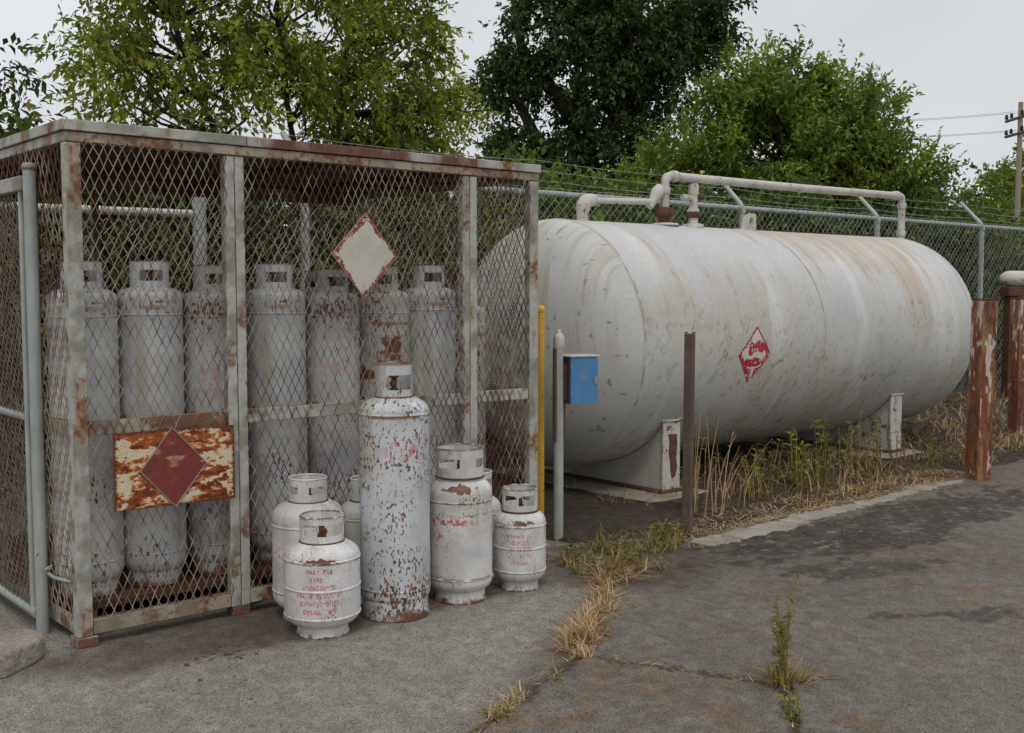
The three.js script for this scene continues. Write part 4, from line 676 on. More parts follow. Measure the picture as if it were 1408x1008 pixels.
/* A tree: lobes are ellipsoids [x,y,z,rx,ry,rz,weight] about the trunk's foot; shoots carry the leaves */
function tree(name, label, category, pos, o, group) {
  const t = thing(name, label, category, pos, 0, group), lv = new Leaves(), wood = [];
  const stems = o.stems.map(st => st.map(p => V(...p)));
  stems.forEach(st => { const pts = []; for (let i = 0; i < st.length - 1; i++) for (let k = 0; k < 5; k++) pts.push(st[i].clone().lerp(st[i + 1], k / 5).add(rdir().multiplyScalar(o.r * 0.25))); pts.push(st[st.length - 1]); st.pts = pts; const n = pts.length; wood.push(sweep(pts, pts.map((_, i) => o.r * (1 - 0.85 * i / (n - 1))), 8)); });
  const tw = o.lobes.reduce((a, l) => a + l[6], 0);
  for (let c = 0; c < o.clumps; c++) {
    let q = rnd() * tw, l = o.lobes[0]; for (const L of o.lobes) { if ((q -= L[6]) <= 0) { l = L; break; } }
    const d = rdir(), k = Math.pow(rr(o.hollow ?? 0.1, 1), 0.45), out = V(d.x / l[3], d.y / l[4], d.z / l[5]).normalize();
    const C = V(l[0] + d.x * l[3] * k, l[1] + d.y * l[4] * k, l[2] + d.z * l[5] * k); if (C.y < (o.minY ?? 0.3)) continue;
    // a twig from the nearest lower stem point
    let best = null, bd = 1e9; for (const st of stems) for (const p of st.pts) { const dd = p.distanceTo(C) + Math.max(0, p.y - C.y + 0.3) * 2; if (dd < bd) { bd = dd; best = p; } }
    if (c % (o.twigEvery ?? 2) === 0) { const md1 = best.clone().lerp(C, 0.5).add(V(rr(-0.1, 0.1), -bd * 0.07, rr(-0.1, 0.1))); wood.push(sweep([best, md1, C], [o.twig * 1.6, o.twig, o.twig * 0.4], 4)); }
    const hue = rnd(), base = M3(o.cols[0], o.cols[1], hue), clumpDark = rr(0.82, 1.14);
    for (let s = 0; s < o.shoots; s++) {
      const dir = rdir().multiplyScalar(o.wild ?? 0.8).add(out.clone().multiplyScalar(o.outw ?? 0.8)).add(V(o.lean?.[0] ?? 0, o.up ?? 0.3, o.lean?.[1] ?? 0)).normalize(), len = o.shootLen * rr(0.5, 1.25), p = C.clone().add(rdir().multiplyScalar(o.shootLen * 0.35));
      for (let j = 0; j < o.leaves; j++) {
        const u = (j + rnd()) / o.leaves, b = p.clone().addScaledVector(dir, len * u); b.y -= u * u * len * (o.droop ?? 0.1);
        const ld = rdir().multiplyScalar(0.9).addScaledVector(dir, 0.6); ld.y -= o.leafDroop ?? 0.25; ld.normalize(); const nr = rdir().multiplyScalar(0.7).add(V(0, 0.9, 0)); 
        const f = rr(0.78, 1.22) * clumpDark, col = rnd() < (o.yellow ?? 0.02) ? o.cols[2] : base; const sz = rr(0.5, 1.3); lv.add(b, ld, nr, o.leaf * sz, o.leaf * o.aspect * sz * rr(0.85, 1.15), [col[0] * f, col[1] * f, col[2] * f]);
      }
    }
  }
  part('trunk', wood, M.bark, t); part('crown', lv.geo(), M.leaf, t); return t;
}
const OL = [0.34, 0.385, 0.045], OL2 = [0.19, 0.255, 0.033], YEL = [0.44, 0.38, 0.07], DK = [0.055, 0.09, 0.03], DK2 = [0.09, 0.13, 0.036], MG = [0.285, 0.37, 0.05], MG2 = [0.125, 0.19, 0.032];
// pale leafy tree over the cage
tree('leafy_tree', 'pale yellow green broadleaf tree with thin stems rising behind the cage', 'tree', [5.65, 0, -9.6], {
  stems: [[[0, -0.1, 0], [-0.05, 1.2, 0], [-0.1, 2.4, 0], [-0.35, 3.6, 0.1], [-0.6, 5.6, 0.2]], [[0.1, 0, 0], [0.15, 1.5, 0], [0.3, 3, 0], [0.55, 4.6, -0.1], [0.8, 6.2, 0]], [[-0.1, 0, 0], [-0.4, 1.4, 0], [-0.9, 2.6, 0.1], [-1.6, 4.2, 0.2], [-2, 5.5, 0.2]]], r: 0.06, twig: 0.012,
  lobes: [[-1.15, 3.95, 0.3, 1.15, 1.4, 1.0, 1.5], [0.1, 4.4, 0.0, 1.1, 1.7, 1.0, 1.4], [1.0, 3.55, -0.3, 0.8, 1.15, 0.8, 1.0], [-1.9, 4.9, 0.5, 0.6, 1.2, 0.7, 0.5], [1.55, 3.35, -0.4, 0.6, 0.55, 0.5, 0.35], [-0.4, 5.8, 0.2, 1.9, 1.0, 1.2, 1.0], [-2.1, 3.3, 0.9, 0.45, 0.45, 0.5, 0.18]], clumps: 490, shoots: 9, leaves: 13, shootLen: 0.4, leaf: 0.076, aspect: 0.46, up: 0.15, outw: 0.7, droop: 0.3, leafDroop: 0.5, cols: [OL, OL2, YEL], yellow: 0.05, hollow: 0.02, minY: 2.1 });
// large dark tree behind
tree('broad_tree', 'large dark green tree with thick branching trunk rising behind the tank', 'tree', [16.6, 0, -17.2], {
  stems: [[[0, -0.2, 0], [0, 2, 0], [-0.1, 4, 0], [0.0, 6, 0], [0.2, 9.5, 0]], [[-0.05, 3.6, 0], [-0.9, 5.2, -0.7], [-1.4, 6.5, -1.1]], [[0, 4.4, 0], [1.0, 5.6, 0.9], [1.9, 7.2, 1.6]], [[0, 5, 0], [-0.8, 6.6, -0.8], [-1.2, 8.6, -1]], [[0, 3.2, 0], [-1.2, 3.9, -1.1], [-1.9, 4.4, -1.7]]], r: 0.19, twig: 0.03,
  lobes: [[-1.0, 6.0, -0.9, 0.75, 0.75, 0.75, 0.9], [-0.85, 4.1, -0.8, 0.85, 1.0, 0.85, 1.0], [0.35, 6.8, 0.35, 2.0, 1.6, 2.0, 2.6], [1.3, 6.2, 1.2, 1.3, 1.1, 1.3, 1.3], [0.3, 4.4, 0.4, 1.5, 1.6, 1.5, 1.8], [0.2, 2.6, 0.2, 1.6, 1.1, 1.6, 1.0], [2.05, 7.3, 1.9, 0.7, 0.5, 0.7, 0.45], [0.1, 8.2, 0.1, 1.5, 1.2, 1.5, 1.1]], clumps: 600, shoots: 9, leaves: 12, shootLen: 0.5, leaf: 0.13, aspect: 0.55, up: 0.1, outw: 0.6, droop: 0.25, leafDroop: 0.3, cols: [DK, DK2, YEL], yellow: 0.0, hollow: 0.0, minY: 1.2 });
// bright bushy tree right of it, shoots leaning up to the right
tree('bushy_tree', 'dense mid green bushy tree with upswept shoots behind the tank pipe', 'tree', [15.7, 0, -11.6], {
  stems: [[[0, -0.2, 0], [0, 1.2, 0], [0.2, 2.6, 0.1], [0.4, 4.4, 0.2]], [[0.05, 0.6, 0], [0.8, 2.0, 0.7], [1.5, 3.4, 1.4]], [[-0.05, 0.6, 0], [-0.9, 2.0, -0.7], [-1.5, 3.2, -1.2]]], r: 0.11, twig: 0.02,
  lobes: [[0.0, 3.75, 0.0, 1.35, 1.35, 1.4, 2.2], [1.2, 3.1, 1.05, 1.1, 1.25, 1.1, 1.6], [-1.1, 3.1, -0.9, 1.05, 1.05, 1.1, 1.5], [-1.85, 2.6, -1.4, 0.65, 0.8, 0.8, 0.7], [0.2, 2.0, 0.2, 1.8, 0.9, 1.7, 1.5], [1.6, 2.1, 1.4, 0.8, 0.9, 0.7, 0.9], [0.0, 4.75, 0.0, 0.95, 0.7, 0.95, 0.8], [0.9, 4.2, 0.8, 0.95, 0.85, 0.95, 1.3], [1.7, 3.2, 1.5, 0.7, 0.9, 0.7, 0.9]], clumps: 760, shoots: 10, leaves: 12, shootLen: 0.5, leaf: 0.115, aspect: 0.42, up: 0.55, outw: 0.9, wild: 0.6, lean: [0.18, 0.12], droop: 0.08, leafDroop: 0.1, cols: [MG, MG2, [0.15, 0.17, 0.04]], yellow: 0.05, hollow: 0.05, minY: 0.8 });
// slender tree top at the far left
tree('slender_tree', 'sparse dark leaved tree with arching twigs at the left edge of the picture', 'tree', [3.35, 0, -11.6], { stems: [[[0, -0.1, 0], [-0.1, 1.5, 0], [-0.2, 2.6, 0], [-0.35, 3.7, 0.2]], [[-0.1, 1.8, 0], [-0.6, 2.7, 0.3], [-0.9, 3.3, 0.4]]], r: 0.05, twig: 0.011, lobes: [[-0.5, 3.0, 0.3, 0.7, 0.4, 0.6, 1], [-0.3, 3.7, 0.3, 0.5, 0.25, 0.5, 0.5]], clumps: 26, shoots: 5, leaves: 9, shootLen: 0.4, leaf: 0.1, aspect: 0.4, up: 0.1, outw: 0.9, droop: 0.4, leafDroop: 0.6, cols: [[0.07, 0.085, 0.035], DK, YEL], hollow: 0.3, minY: 2.2 });

// shrubs crowding the far side of the fence
{
  const SG = 'dark shrubs crowding the far side of the fence', mkS = (label, cols, h, w) => tree('fence_shrub', label, 'shrub', [0, 0, 0], { stems: [[[0, -0.1, 0], [0.05, 0.6, 0], [0.1, h * 0.8, 0]], [[0, 0, 0], [0.4, 0.7, 0.2], [0.7, h * 0.6, 0.3]], [[0, 0, 0], [-0.4, 0.7, -0.1], [-0.7, h * 0.6, -0.2]]], r: 0.035, twig: 0.01, lobes: [[0, h * 0.42, 0, w, h * 0.46, 0.75, 2], [0.5, h * 0.62, 0.1, w * 0.6, h * 0.34, 0.6, 1], [-0.5, h * 0.55, 0, w * 0.6, h * 0.36, 0.6, 1]], clumps: 260, shoots: 8, leaves: 10, shootLen: 0.38, leaf: 0.11, aspect: 0.48, up: 0.3, outw: 0.6, droop: 0.15, leafDroop: 0.25, cols, yellow: 0.03, hollow: 0.1, minY: 0.15 }, SG);
  const a = mkS('', [DK2, MG2, YEL], 3.1, 1.3), b = mkS('', [OL2, DK2, YEL], 3.0, 1.25), c = mkS('', [MG2, DK, YEL], 2.9, 1.35);
  const where = [[a, 2.0, -9.2, 0.2, 'dark shrub behind the low rail fence, leftmost of the hedge row'], [c, 4.1, -9.4, 1.4, 'dark green shrub behind the cage in line with its left posts'], [b, 5.9, -8.95, 2.6, 'olive shrub behind the middle of the cage'], [b, 7.2, -8.8, 0.5, 'olive green shrub seen through the right panel of the cage'], [a, 8.9, -9.3, 2.1, 'dark shrub behind the fence above the near end of the tank'], [c, 10.9, -9.2, 3.3, 'dark shrub behind the fence by the tall riser pipe'], [a, 13.1, -9.5, 4.2, 'dark green shrub behind the fence over the middle of the tank'], [c, 15.5, -9.3, 5.1, 'dark shrub behind the fence near the far end of the tank pipe'], [b, 18.1, -9.4, 0.9, 'olive shrub behind the fence past the far end of the tank'], [a, 20.8, -9.5, 1.9, 'dark shrub behind the fence beside the rightmost fence post'], [c, 23.8, -9.4, 2.7, 'dark shrub behind the fence at the right edge of the picture'], [b, 0.0, -9.6, 3.9, 'olive shrub behind the open mesh gate at the left edge'], [c, 3.0, -10.6, 2.2, 'tall dark shrub in the second hedge row behind the left of the cage'], [a, 5.0, -10.9, 0.7, 'tall dark shrub in the second hedge row behind the middle of the cage'], [c, 6.9, -10.8, 4.4, 'tall dark shrub in the second hedge row behind the right of the cage'], [a, 9.9, -11.2, 5.6, 'tall dark shrub in the second hedge row behind the near end of the tank']];
  const used = new Set(); for (const [s, x, z, r, lab] of where) { if (!used.has(s)) { used.add(s); s.position.set(x, 0, z); s.rotation.y = r; s.userData.label = lab; } else copy(s, [x, 0, z], r, lab); }
}
// far wood on the rise at the right
{
  const FG = 'far trees at the right', mk = tree('far_tree', 'far olive green tree left of the utility pole, lowest of the distant row', 'tree', [42, 0, -21.2], { stems: [[[0, -0.3, 0], [0, 2.5, 0], [0.1, 6, 0]]], r: 0.2, twig: 0.04, lobes: [[0, 4.2, 0, 2.2, 2.1, 2.2, 2], [0.8, 2.5, 0.6, 2.3, 1.8, 2.2, 2], [-1, 2.6, -0.6, 2.2, 1.8, 2, 2], [0, 1.2, 0.4, 2.4, 1.2, 2.2, 1.2]], clumps: 300, shoots: 8, leaves: 9, shootLen: 0.8, leaf: 0.24, aspect: 0.5, up: 0.5, outw: 0.6, droop: 0.1, cols: [MG2, OL2, YEL], yellow: 0.02, hollow: 0.02, minY: 0.2 }, FG);
  mk.scale.set(1.0, 0.86, 1.0);
  for (const [x, z, r, s, lab] of [[47, -22.2, 1.2, 1.05, 'far dark tree just left of the utility pole'], [52, -22.4, 2.8, 1.35, 'far tall tree behind the utility pole'], [45, -18.8, 4.0, 0.75, 'far low bush like tree in front of the distant row'], [38.5, -21.0, 5.0, 0.72, 'small far tree showing beside the bushy tree'], [57, -22.5, 0.4, 1.6, 'tallest far tree at the right edge of the picture']]) { const o = copy(mk, [x, 0, z], r, lab); o.scale.setScalar(s); }
}
// utility pole and wires
{
  const px = 35.9, pz = -16.7, U = thing('utility_pole', 'wooden utility pole with crossarms at the right edge of the picture', 'utility pole', [px, 0, pz], 0.9);
  part('pole', sweep([[0, -0.4, 0], [0, 4, 0], [0, 7.55, 0]], [0.1, 0.085, 0.075], 12), std({ color: 0x9a8a7c, roughness: 0.95 }), U);
  for (const y of [7.0, 6.5]) { const c = part('crossarm', box(-0.75, 0.75, y, y + 0.08, -0.15, -0.07, 0.01), M.brownPost, U); for (const x of [-0.68, -0.35, 0.35, 0.68]) part('insulator', revolve([[0.0, 0], [0.05, 0.0], [0.06, 0.05], [0.035, 0.08], [0.06, 0.1], [0.03, 0.15], [0, 0.16]], 10).translate(x, y + 0.1, -0.12), M.dark, c); }
  const wires = [[7.2], [7.2], [6.7], [6.7]];
  wires.forEach(([y0], i) => { const L = []; for (let k = 0; k <= 40; k++) { const t = k / 40; L.push([px - 4 * t + (i - 1.5) * 0.3, y0 + 4.2 * t - 1.1 * 4 * t * (1 - t), pz - 22 * t]); } single('power_line', sweep(L, 0.006, 4), M.galvDull, ['topmost', 'second', 'third', 'lowest'][i] + ' of the thin power lines crossing the sky at the right', 'cable', 'power lines'); });
}
// scrap beyond the far end of the tank
{
  const S = thing('scrap_tank', 'small white rust flecked tank lying on a rusty beam behind the right bollards', 'scrap tank', [14.95, 0, -6.6], -0.71);
  const pr = []; for (let i = 0; i <= 10; i++) { const a = i / 10 * 1.5708; pr.push([0.105 * Math.sin(a), -0.42 - 0.14 * Math.cos(a)]); } for (let i = 10; i >= 0; i--) { const a = i / 10 * 1.5708; pr.push([0.105 * Math.sin(a), 0.42 + 0.14 * Math.cos(a)]); }
  part('body', revolve(pr, 28, 1, 1.5).rotateZ(Math.PI / 2).translate(0, 1.692, 0), M.whitePipe, S); part('beam', box(-0.5, 0.75, 1.46, 1.583, -0.14, 0.14, 0.012), M.rust, S); for (const x of [-0.4, 0.1, 0.62]) part('leg', box(x - 0.06, x + 0.06, -0.05, 1.458, -0.1, 0.1, 0.008), M.rust, S); part('shelf', box(-0.44, 0.72, 0.75, 0.82, -0.12, 0.12, 0.01), M.rust, S);
}

// ---------------------------------------------------------------- weeds and litter
const STRAW = [lin([180, 150, 104]), lin([144, 114, 78]), lin([194, 170, 126])], GRN = [lin([132, 134, 56]), lin([102, 112, 46]), lin([154, 146, 68])], OLV = [lin([120, 112, 58]), lin([96, 96, 50]), lin([150, 128, 74])];
class Blades {
  constructor() { this.p = []; this.c = []; this.i = []; }
  add(x, y, z, az, lean, len, w, curl, col) {
    const n = 4, k = this.p.length / 3, sx = -Math.sin(az), sz = Math.cos(az); let px = x, py = y, pz = z, th = lean;
    for (let j = 0; j <= n; j++) {
      const ww = w * (1 - Math.pow(j / n, 1.6)) * 0.5 + 0.0003; this.p.push(px + sx * ww, py, pz + sz * ww, px - sx * ww, py, pz - sz * ww); const f = 0.9 + 0.2 * hash(k, j, 2); for (let q = 0; q < 2; q++) this.c.push(col[0] * f, col[1] * f, col[2] * f);
      if (j < n) { const a = k + j * 2; this.i.push(a, a + 1, a + 2, a + 1, a + 3, a + 2); }
      const s = len / n; px += Math.cos(az) * Math.sin(th) * s; pz += Math.sin(az) * Math.sin(th) * s; py += Math.cos(th) * s; th += curl / n; if (py < y + 0.004) py = y + 0.004;
    }
  }
  geo() { const g = new THREE.BufferGeometry(); g.setAttribute('position', new THREE.Float32BufferAttribute(this.p, 3)); g.setAttribute('color', new THREE.Float32BufferAttribute(this.c, 3)); g.setIndex(this.i); g.computeVertexNormals(); return g; }
}
const pick = a => a[Math.floor(rnd() * a.length)];
const gY = (x, z) => Math.max(asphH(x, z), x > 4.15 ? dirtH(x, z) : -1);
function tuft(name, label, cat, x, z, n, R, len, cols, o = {}) {
  const b = new Blades(); for (let i = 0; i < n; i++) { const a = rr(0, 6.2832), r = R * Math.sqrt(rnd()), dx = Math.cos(a) * r * (o.ex ?? 1), dz = Math.sin(a) * r * (o.ez ?? 1), c = Math.cos(o.rot ?? 0), s = Math.sin(o.rot ?? 0), X = dx * c - dz * s, Z = dx * s + dz * c; b.add(X, gY(x + X, z + Z) - 0.004, Z, a + rr(-0.6, 0.6) + (o.rot ?? 0), rr(o.l0 ?? 0.1, o.l1 ?? 0.9), len * rr(0.45, 1.15), rr(0.003, 0.006) * (o.w ?? 1), rr(0.1, o.curl ?? 1.1), pick(cols)); }
  const m = single(name, b.geo(), o.mat || M.straw, label, cat, o.group); m.position.set(x, 0, z); return m;
}
// dry tufts along the crack
function matted(label, pts, n, spread, l0, l1, cols, up = 0) {
  const b = new Blades(), [cx, cz] = pts[0], hubs = []; for (let i = 0; i < 26; i++) { const s = Math.floor(rnd() * (pts.length - 1)), t = rnd(); hubs.push([pts[s][0] + (pts[s + 1][0] - pts[s][0]) * t + gauss() * spread * 0.7, pts[s][1] + (pts[s + 1][1] - pts[s][1]) * t + gauss() * spread * 0.7, rr(0, 6.28), rr(0.5, 1.2)]); }
  for (let i = 0; i < n; i++) { const h = hubs[Math.floor(Math.pow(rnd(), 1.3) * hubs.length)], x = h[0] + gauss() * spread * 0.35, z = h[1] + gauss() * spread * 0.35, flat = rnd() < 0.55; b.add(x - cx, gY(x, z) - 0.002, z - cz, h[2] + gauss() * 1.5, flat ? rr(1.1, 1.5) : rr(0.15, 1.1) * (1 - up * 0.5), rr(l0, l1) * h[3], rr(0.002, 0.0048), flat ? rr(-0.2, 0.5) : rr(0.3, 2.2), pick(cols)); }
  const m = single('dry_grass_tuft', b.geo(), M.straw, label, 'grass tuft', 'dry tufts along the crack'); m.position.set(cx, 0, cz); return m;
}
matted('long matted straw coloured strip running down from the green weeds', [[4.3, -4.15], [4.1, -4.0], [3.86, -3.8], [3.66, -3.66]], 900, 0.075, 0.06, 0.2, STRAW);
matted('bristling round straw tuft in the middle of the crack', [[3.46, -3.5], [3.32, -3.4], [3.2, -3.31]], 900, 0.075, 0.06, 0.17, STRAW, 0.6);
matted('thin straw wisp linking the two larger straw clumps on the crack', [[3.66, -3.66], [3.46, -3.5]], 260, 0.045, 0.05, 0.14, STRAW);
matted('low thin straw tuft nearest the camera at the foot of the crack', [[2.76, -3.12], [2.6, -3.05], [2.48, -3.0]], 300, 0.045, 0.04, 0.11, [...STRAW, OLV[0], GRN[0]]);
matted('tiny green sprig beside the crack between the straw clumps', [[2.94, -3.14], [2.92, -3.12]], 40, 0.012, 0.02, 0.05, GRN, 0.5);
// dried straw lying in the cracks
{ const b = new Blades(); CR.forEach((poly, k) => { for (let s = 0; s < poly.length - 1; s++) { const [ax, az] = poly[s], [bx, bz] = poly[s + 1], L = Math.hypot(bx - ax, bz - az), n = Math.round(L * [60, 80, 50][k]); for (let i = 0; i < n; i++) { const t = rnd(), x = ax + (bx - ax) * t + gauss() * 0.012, z = az + (bz - az) * t + gauss() * 0.012; b.add(x, gY(x, z) + 0.002, z, Math.atan2(bz - az, bx - ax) + (rnd() < 0.5 ? 0 : Math.PI) + gauss() * 0.8, rr(1.2, 1.55), rr(0.015, 0.07), rr(0.002, 0.005), 0.05, pick(STRAW)); } } }); single('crack_straw', b.geo(), M.straw, 'dry brown straw lodged along the cracks of the asphalt', 'straw', null, 'stuff'); }
// green patch between pole, post and asphalt
{
  const b = new Blades(), lv = new Leaves();
  const inPatch = () => { for (;;) { const a = rr(0, 6.2832), r = Math.sqrt(rnd()), k = rnd(); const x = (k < 0.7 ? 4.72 + Math.cos(a) * r * 0.55 : 4.42 + Math.cos(a) * r * 0.3), z = (k < 0.7 ? -4.42 + Math.sin(a) * r * 0.27 : -4.22 + Math.sin(a) * r * 0.2); if (fbm(x * 6, z * 6, 3, 2411) > 0.36 + r * 0.16) return [x, z, r]; } };
  for (let i = 0; i < 1300; i++) { const [x, z, r] = inPatch(), tall = rnd() < 0.16 ? 1.7 : 1; b.add(x, gY(x, z), z, rr(0, 6.28), rr(0.1, 1.2), rr(0.05, 0.16) * tall * (1.1 - r * 0.4), rr(0.002, 0.0065), rr(0.2, 2.0), rnd() < 0.3 + r * 0.2 ? pick(STRAW) : rnd() < 0.3 ? pick(OLV) : pick(GRN)); }
  for (let i = 0; i < 420; i++) { const [x, z] = inPatch(), d = rdir(); d.y = Math.abs(d.y) * 0.5; d.normalize(); const c = pick([...GRN, ...OLV]), f = rr(0.7, 1.15); lv.add(V(x, gY(x, z) + rr(0.01, 0.11), z), d, V(rr(-0.4, 0.4), 1, rr(-0.4, 0.4)), rr(0.03, 0.06), rr(0.012, 0.022), c.map(v => v * f)); }
  const t = thing('green_weed_patch', 'low patch of green weeds and grass between the pipe post and the brown post', 'weeds', [0, 0, 0]); part('grass', b.geo(), M.straw, t); part('leaves', lv.geo(), M.leaf, t); t.userData.kind = 'stuff';
}
// verge of dry grass, litter and green stalks under the tank
{
  const b = new Blades();
  for (let i = 0; i < 4300; i++) { const x = 5.6 + Math.pow(rnd(), 0.8) * 6.2, z = -4.52 - Math.pow(rnd(), 1.4) * 1.6, k = fbm(x * 1.8, z * 1.8, 3, 2401); if (k < 0.45 + (x < 6.4 ? 0.1 : 0)) continue; const tall = sm(6.2, 6.9, x) * sm(9.2, 8.4, x); b.add(x, gY(x, z), z, rr(0, 6.28), rr(0.1, 1.3), rr(0.06, 0.16) + tall * rr(0, 0.12) * sm(-4.6, -4.8, z), rr(0.003, 0.006), rr(0.2, 1.6), rnd() < 0.62 ? pick(STRAW) : pick(OLV)); }
  for (let i = 0; i < 3000; i++) { const x = 9.4 + rnd() * 6, z = -4.7 - rnd() * 2.6; b.add(x, gY(x, z), z, rr(0, 6.28), rr(0.4, 1.4), rr(0.08, 0.25), rr(0.004, 0.007), rr(0.2, 1.4), rnd() < 0.75 ? pick(STRAW) : pick(OLV)); }
  single('verge_grass', b.geo(), M.straw, 'dry straw and olive grass along the verge under the tank', 'grass', null, 'stuff');
  const l = new Blades(), lv = new Leaves();
  for (let i = 0; i < 1700; i++) { const x = 5.3 + rnd() * 3.6, z = -4.44 - Math.abs(gauss()) * 0.22; l.add(x, gY(x, z) + 0.004, z, rr(0, 6.28), rr(1.25, 1.6), rr(0.03, 0.13), rr(0.003, 0.007), 0.1, pick(STRAW)); }
  for (let i = 0; i < 240; i++) { const x = rr(4.2, 8.8), z = rr(-4.6, -3.7) + gauss() * 0.1; if (hash(Math.floor(x * 3), Math.floor(z * 3), 77) < 0.45) continue; const d = rdir(); d.y *= 0.1; d.normalize(); lv.add(V(x, gY(x, z) + 0.006, z), d, V(rr(-0.3, 0.3), 1, rr(-0.3, 0.3)), rr(0.014, 0.034), rr(0.008, 0.016), pick([lin([150, 122, 84]), lin([120, 96, 68]), lin([170, 150, 118])])); }
  for (let i = 0; i < 46; i++) { const k = i < 22, x = k ? 2.06 + gauss() * 0.13 : rr(1.5, 3.2), z = k ? -4.27 + gauss() * 0.07 : rr(-4.7, -3.5), d = rdir(); d.y *= 0.15; d.normalize(); lv.add(V(x, gY(x, z) + 0.005, z), d, V(rr(-0.5, 0.5), 1, rr(-0.5, 0.5)), rr(0.012, k ? 0.05 : 0.025), rr(0.006, 0.018), pick([lin([120, 96, 74]), lin([96, 80, 66]), lin([138, 118, 94])])); }
  const lit = thing('leaf_litter', 'scattered straw and fallen leaf bits along the edging strip', 'litter'); part('straw', l.geo(), M.straw, lit); part('leaf_bits', lv.geo(), M.leaf, lit); lit.userData.kind = 'stuff';
}
function stalkPlant(name, label, x, z, n, h, R, cols, o = {}) {
  const t = thing(name, label, o.cat ?? 'weed', [x, 0, z], 0, o.group), lv = new Leaves(), st = [];
  for (let i = 0; i < n; i++) {
    const a = rr(0, 6.28), r = R * Math.sqrt(rnd()), bx = Math.cos(a) * r * (o.ex ?? 1), bz = Math.sin(a) * r, hh = h * rr(0.55, 1.05), lx = (o.lx ?? 0) * hh + gauss() * 0.2 * hh, lz = gauss() * 0.16 * hh, y0 = gY(x + bx, z + bz) - 0.01;
    const P = [0, 0.35, 0.7, 1].map(q => V(bx + lx * q * q + gauss() * 0.008, y0 + hh * q * (1 - (o.nod ?? 0) * q * q * 0.3), bz + lz * q)); st.push(sweep(P, [o.th ?? 0.004, (o.th ?? 0.004) * 0.9, (o.th ?? 0.004) * 0.7, 0.001], 5)); const sc = pick(o.stem || cols); st[st.length - 1].setAttribute('color', new THREE.Float32BufferAttribute(Array.from({ length: st[st.length - 1].attributes.position.count }, () => sc).flat(), 3));
    for (let j = 0; j < (o.leaves ?? 10); j++) { const q = rr(o.from ?? 0.1, 1), k = Math.min(2, Math.floor(q * 3)), p = P[k].clone().lerp(P[k + 1], q * 3 - k), d = rdir(); d.y = d.y * 0.5 + 0.35; d.normalize(); const c = pick(cols), f = rr(0.75, 1.2); lv.add(p, d, V(rr(-0.5, 0.5), 0.8, rr(-0.5, 0.5)), (o.leaf ?? 0.05) * rr(0.6, 1.2), (o.leaf ?? 0.05) * (o.asp ?? 0.3), c.map(v => v * f)); }
  }
  part('stems', st, M.straw, t).userData.kind = 'stuff'; part('leaves', lv.geo(), M.leaf, t); return t;
}
stalkPlant('crack_weed', 'tall thin green weed growing alone from the right hand crack', 3.58, -2.535, 11, 0.46, 0.03, GRN, { leaves: 16, leaf: 0.042, asp: 0.22, stem: [GRN[0], OLV[0], STRAW[1]], th: 0.0022 });
tuft('crack_weed_skirt', 'olive and straw grass skirt at the foot of the tall green weed', 'grass tuft', 3.59, -2.53, 170, 0.075, 0.12, [...OLV, STRAW[0], STRAW[1]], { l0: 0.1, l1: 1.2 });
stalkPlant('crack_weed', 'small green weed at the bottom edge below the tall one', 3.30, -2.29, 7, 0.1, 0.03, GRN, { leaves: 9, leaf: 0.035, asp: 0.35, th: 0.002 });
stalkPlant('dry_stalks', 'bundle of tall bare straw stalks beside the brown post', 5.86, -4.78, 13, 0.68, 0.13, [STRAW[0], STRAW[2], OLV[0]], { leaves: 5, leaf: 0.04, asp: 0.2, lx: 0.12, th: 0.0036, stem: STRAW, from: 0.4, cat: 'dry stalks' });
stalkPlant('dry_stalks', 'leaning straw stalks right of the tall straw bundle', 6.15, -4.78, 6, 0.45, 0.1, [STRAW[0], OLV[0]], { leaves: 5, leaf: 0.035, asp: 0.2, lx: 0.5, th: 0.003, stem: STRAW, from: 0.4, cat: 'dry stalks' });
const UG = 'green weeds under the tank';
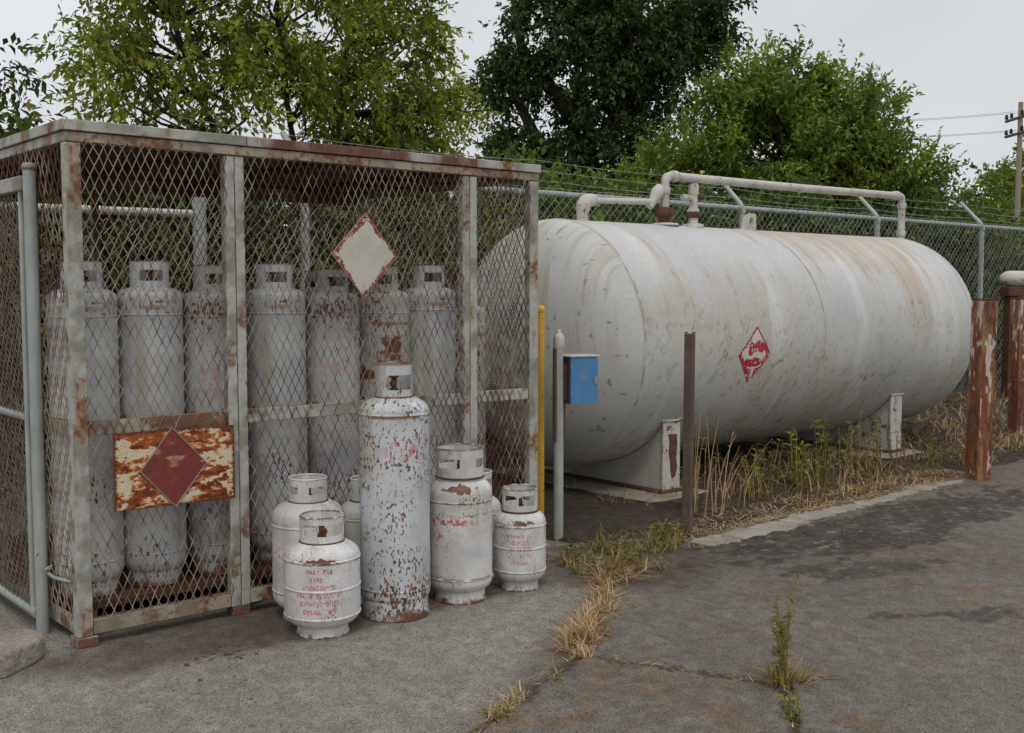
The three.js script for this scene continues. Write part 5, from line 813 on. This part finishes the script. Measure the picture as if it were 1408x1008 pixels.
stalkPlant('tall_weed', 'yellow green weed sprig between the near saddle and the brown post', 5.98, -5.08, 8, 0.36, 0.12, [OLV[0], GRN[2]], { leaves: 11, leaf: 0.045, asp: 0.4, group: UG });
stalkPlant('tall_weed', 'single olive weed just right of the leaning straw stalks', 6.55, -4.95, 6, 0.34, 0.1, [OLV[0], GRN[2]], { leaves: 9, leaf: 0.05, asp: 0.3, group: UG });
stalkPlant('tall_weed', 'leafy green weed under the tank below the hazard diamond', 7.0, -4.92, 11, 0.44, 0.24, [...GRN, OLV[0]], { leaves: 15, leaf: 0.072, asp: 0.28, ex: 1.3, group: UG });
stalkPlant('tall_weed', 'tallest green weed clump under the middle of the tank', 7.5, -4.98, 14, 0.54, 0.26, [...GRN, OLV[0]], { leaves: 16, leaf: 0.075, asp: 0.28, ex: 1.3, group: UG });
stalkPlant('tall_weed', 'green weed clump left of the far saddle', 8.1, -5.0, 11, 0.52, 0.26, [...GRN, ...OLV], { leaves: 14, leaf: 0.072, asp: 0.26, ex: 1.2, group: UG });
stalkPlant('tall_weed', 'brownish seeding weed close to the far saddle', 8.62, -5.1, 11, 0.5, 0.2, [...OLV, STRAW[1]], { leaves: 10, leaf: 0.045, asp: 0.25, stem: [STRAW[1], OLV[1]], group: UG });
stalkPlant('tall_weed', 'low green weed right of the far saddle', 9.15, -4.78, 22, 0.2, 0.24, [...OLV, GRN[0]], { leaves: 11, leaf: 0.045, asp: 0.3, ex: 1.4, group: UG });
// gravel and crumbs of asphalt
{ const g = []; const ico = new THREE.IcosahedronGeometry(1, 0); for (let i = 0; i < 420; i++) { const x = i < 260 ? rr(4.6, 7.6) : rr(1.6, 5), z = i < 260 ? rr(-4.4, -3.3) : rr(-4.7, -2.2); if (hash(Math.floor(x * 4), Math.floor(z * 4), 88) < 0.5) continue; const s = rr(0.002, 0.007); g.push(ico.clone().scale(s * rr(0.8, 1.5), s * 0.6, s).rotateY(rr(0, 6)).translate(x, gY(x, z) + s * 0.3, z)); } g.forEach(q => metreUV(q)); single('gravel', g, std({ color: 0x8a8078, roughness: 0.95 }), 'small grey stones scattered over the asphalt', 'gravel', null, 'stuff'); }
renderer.render(scene, camera);
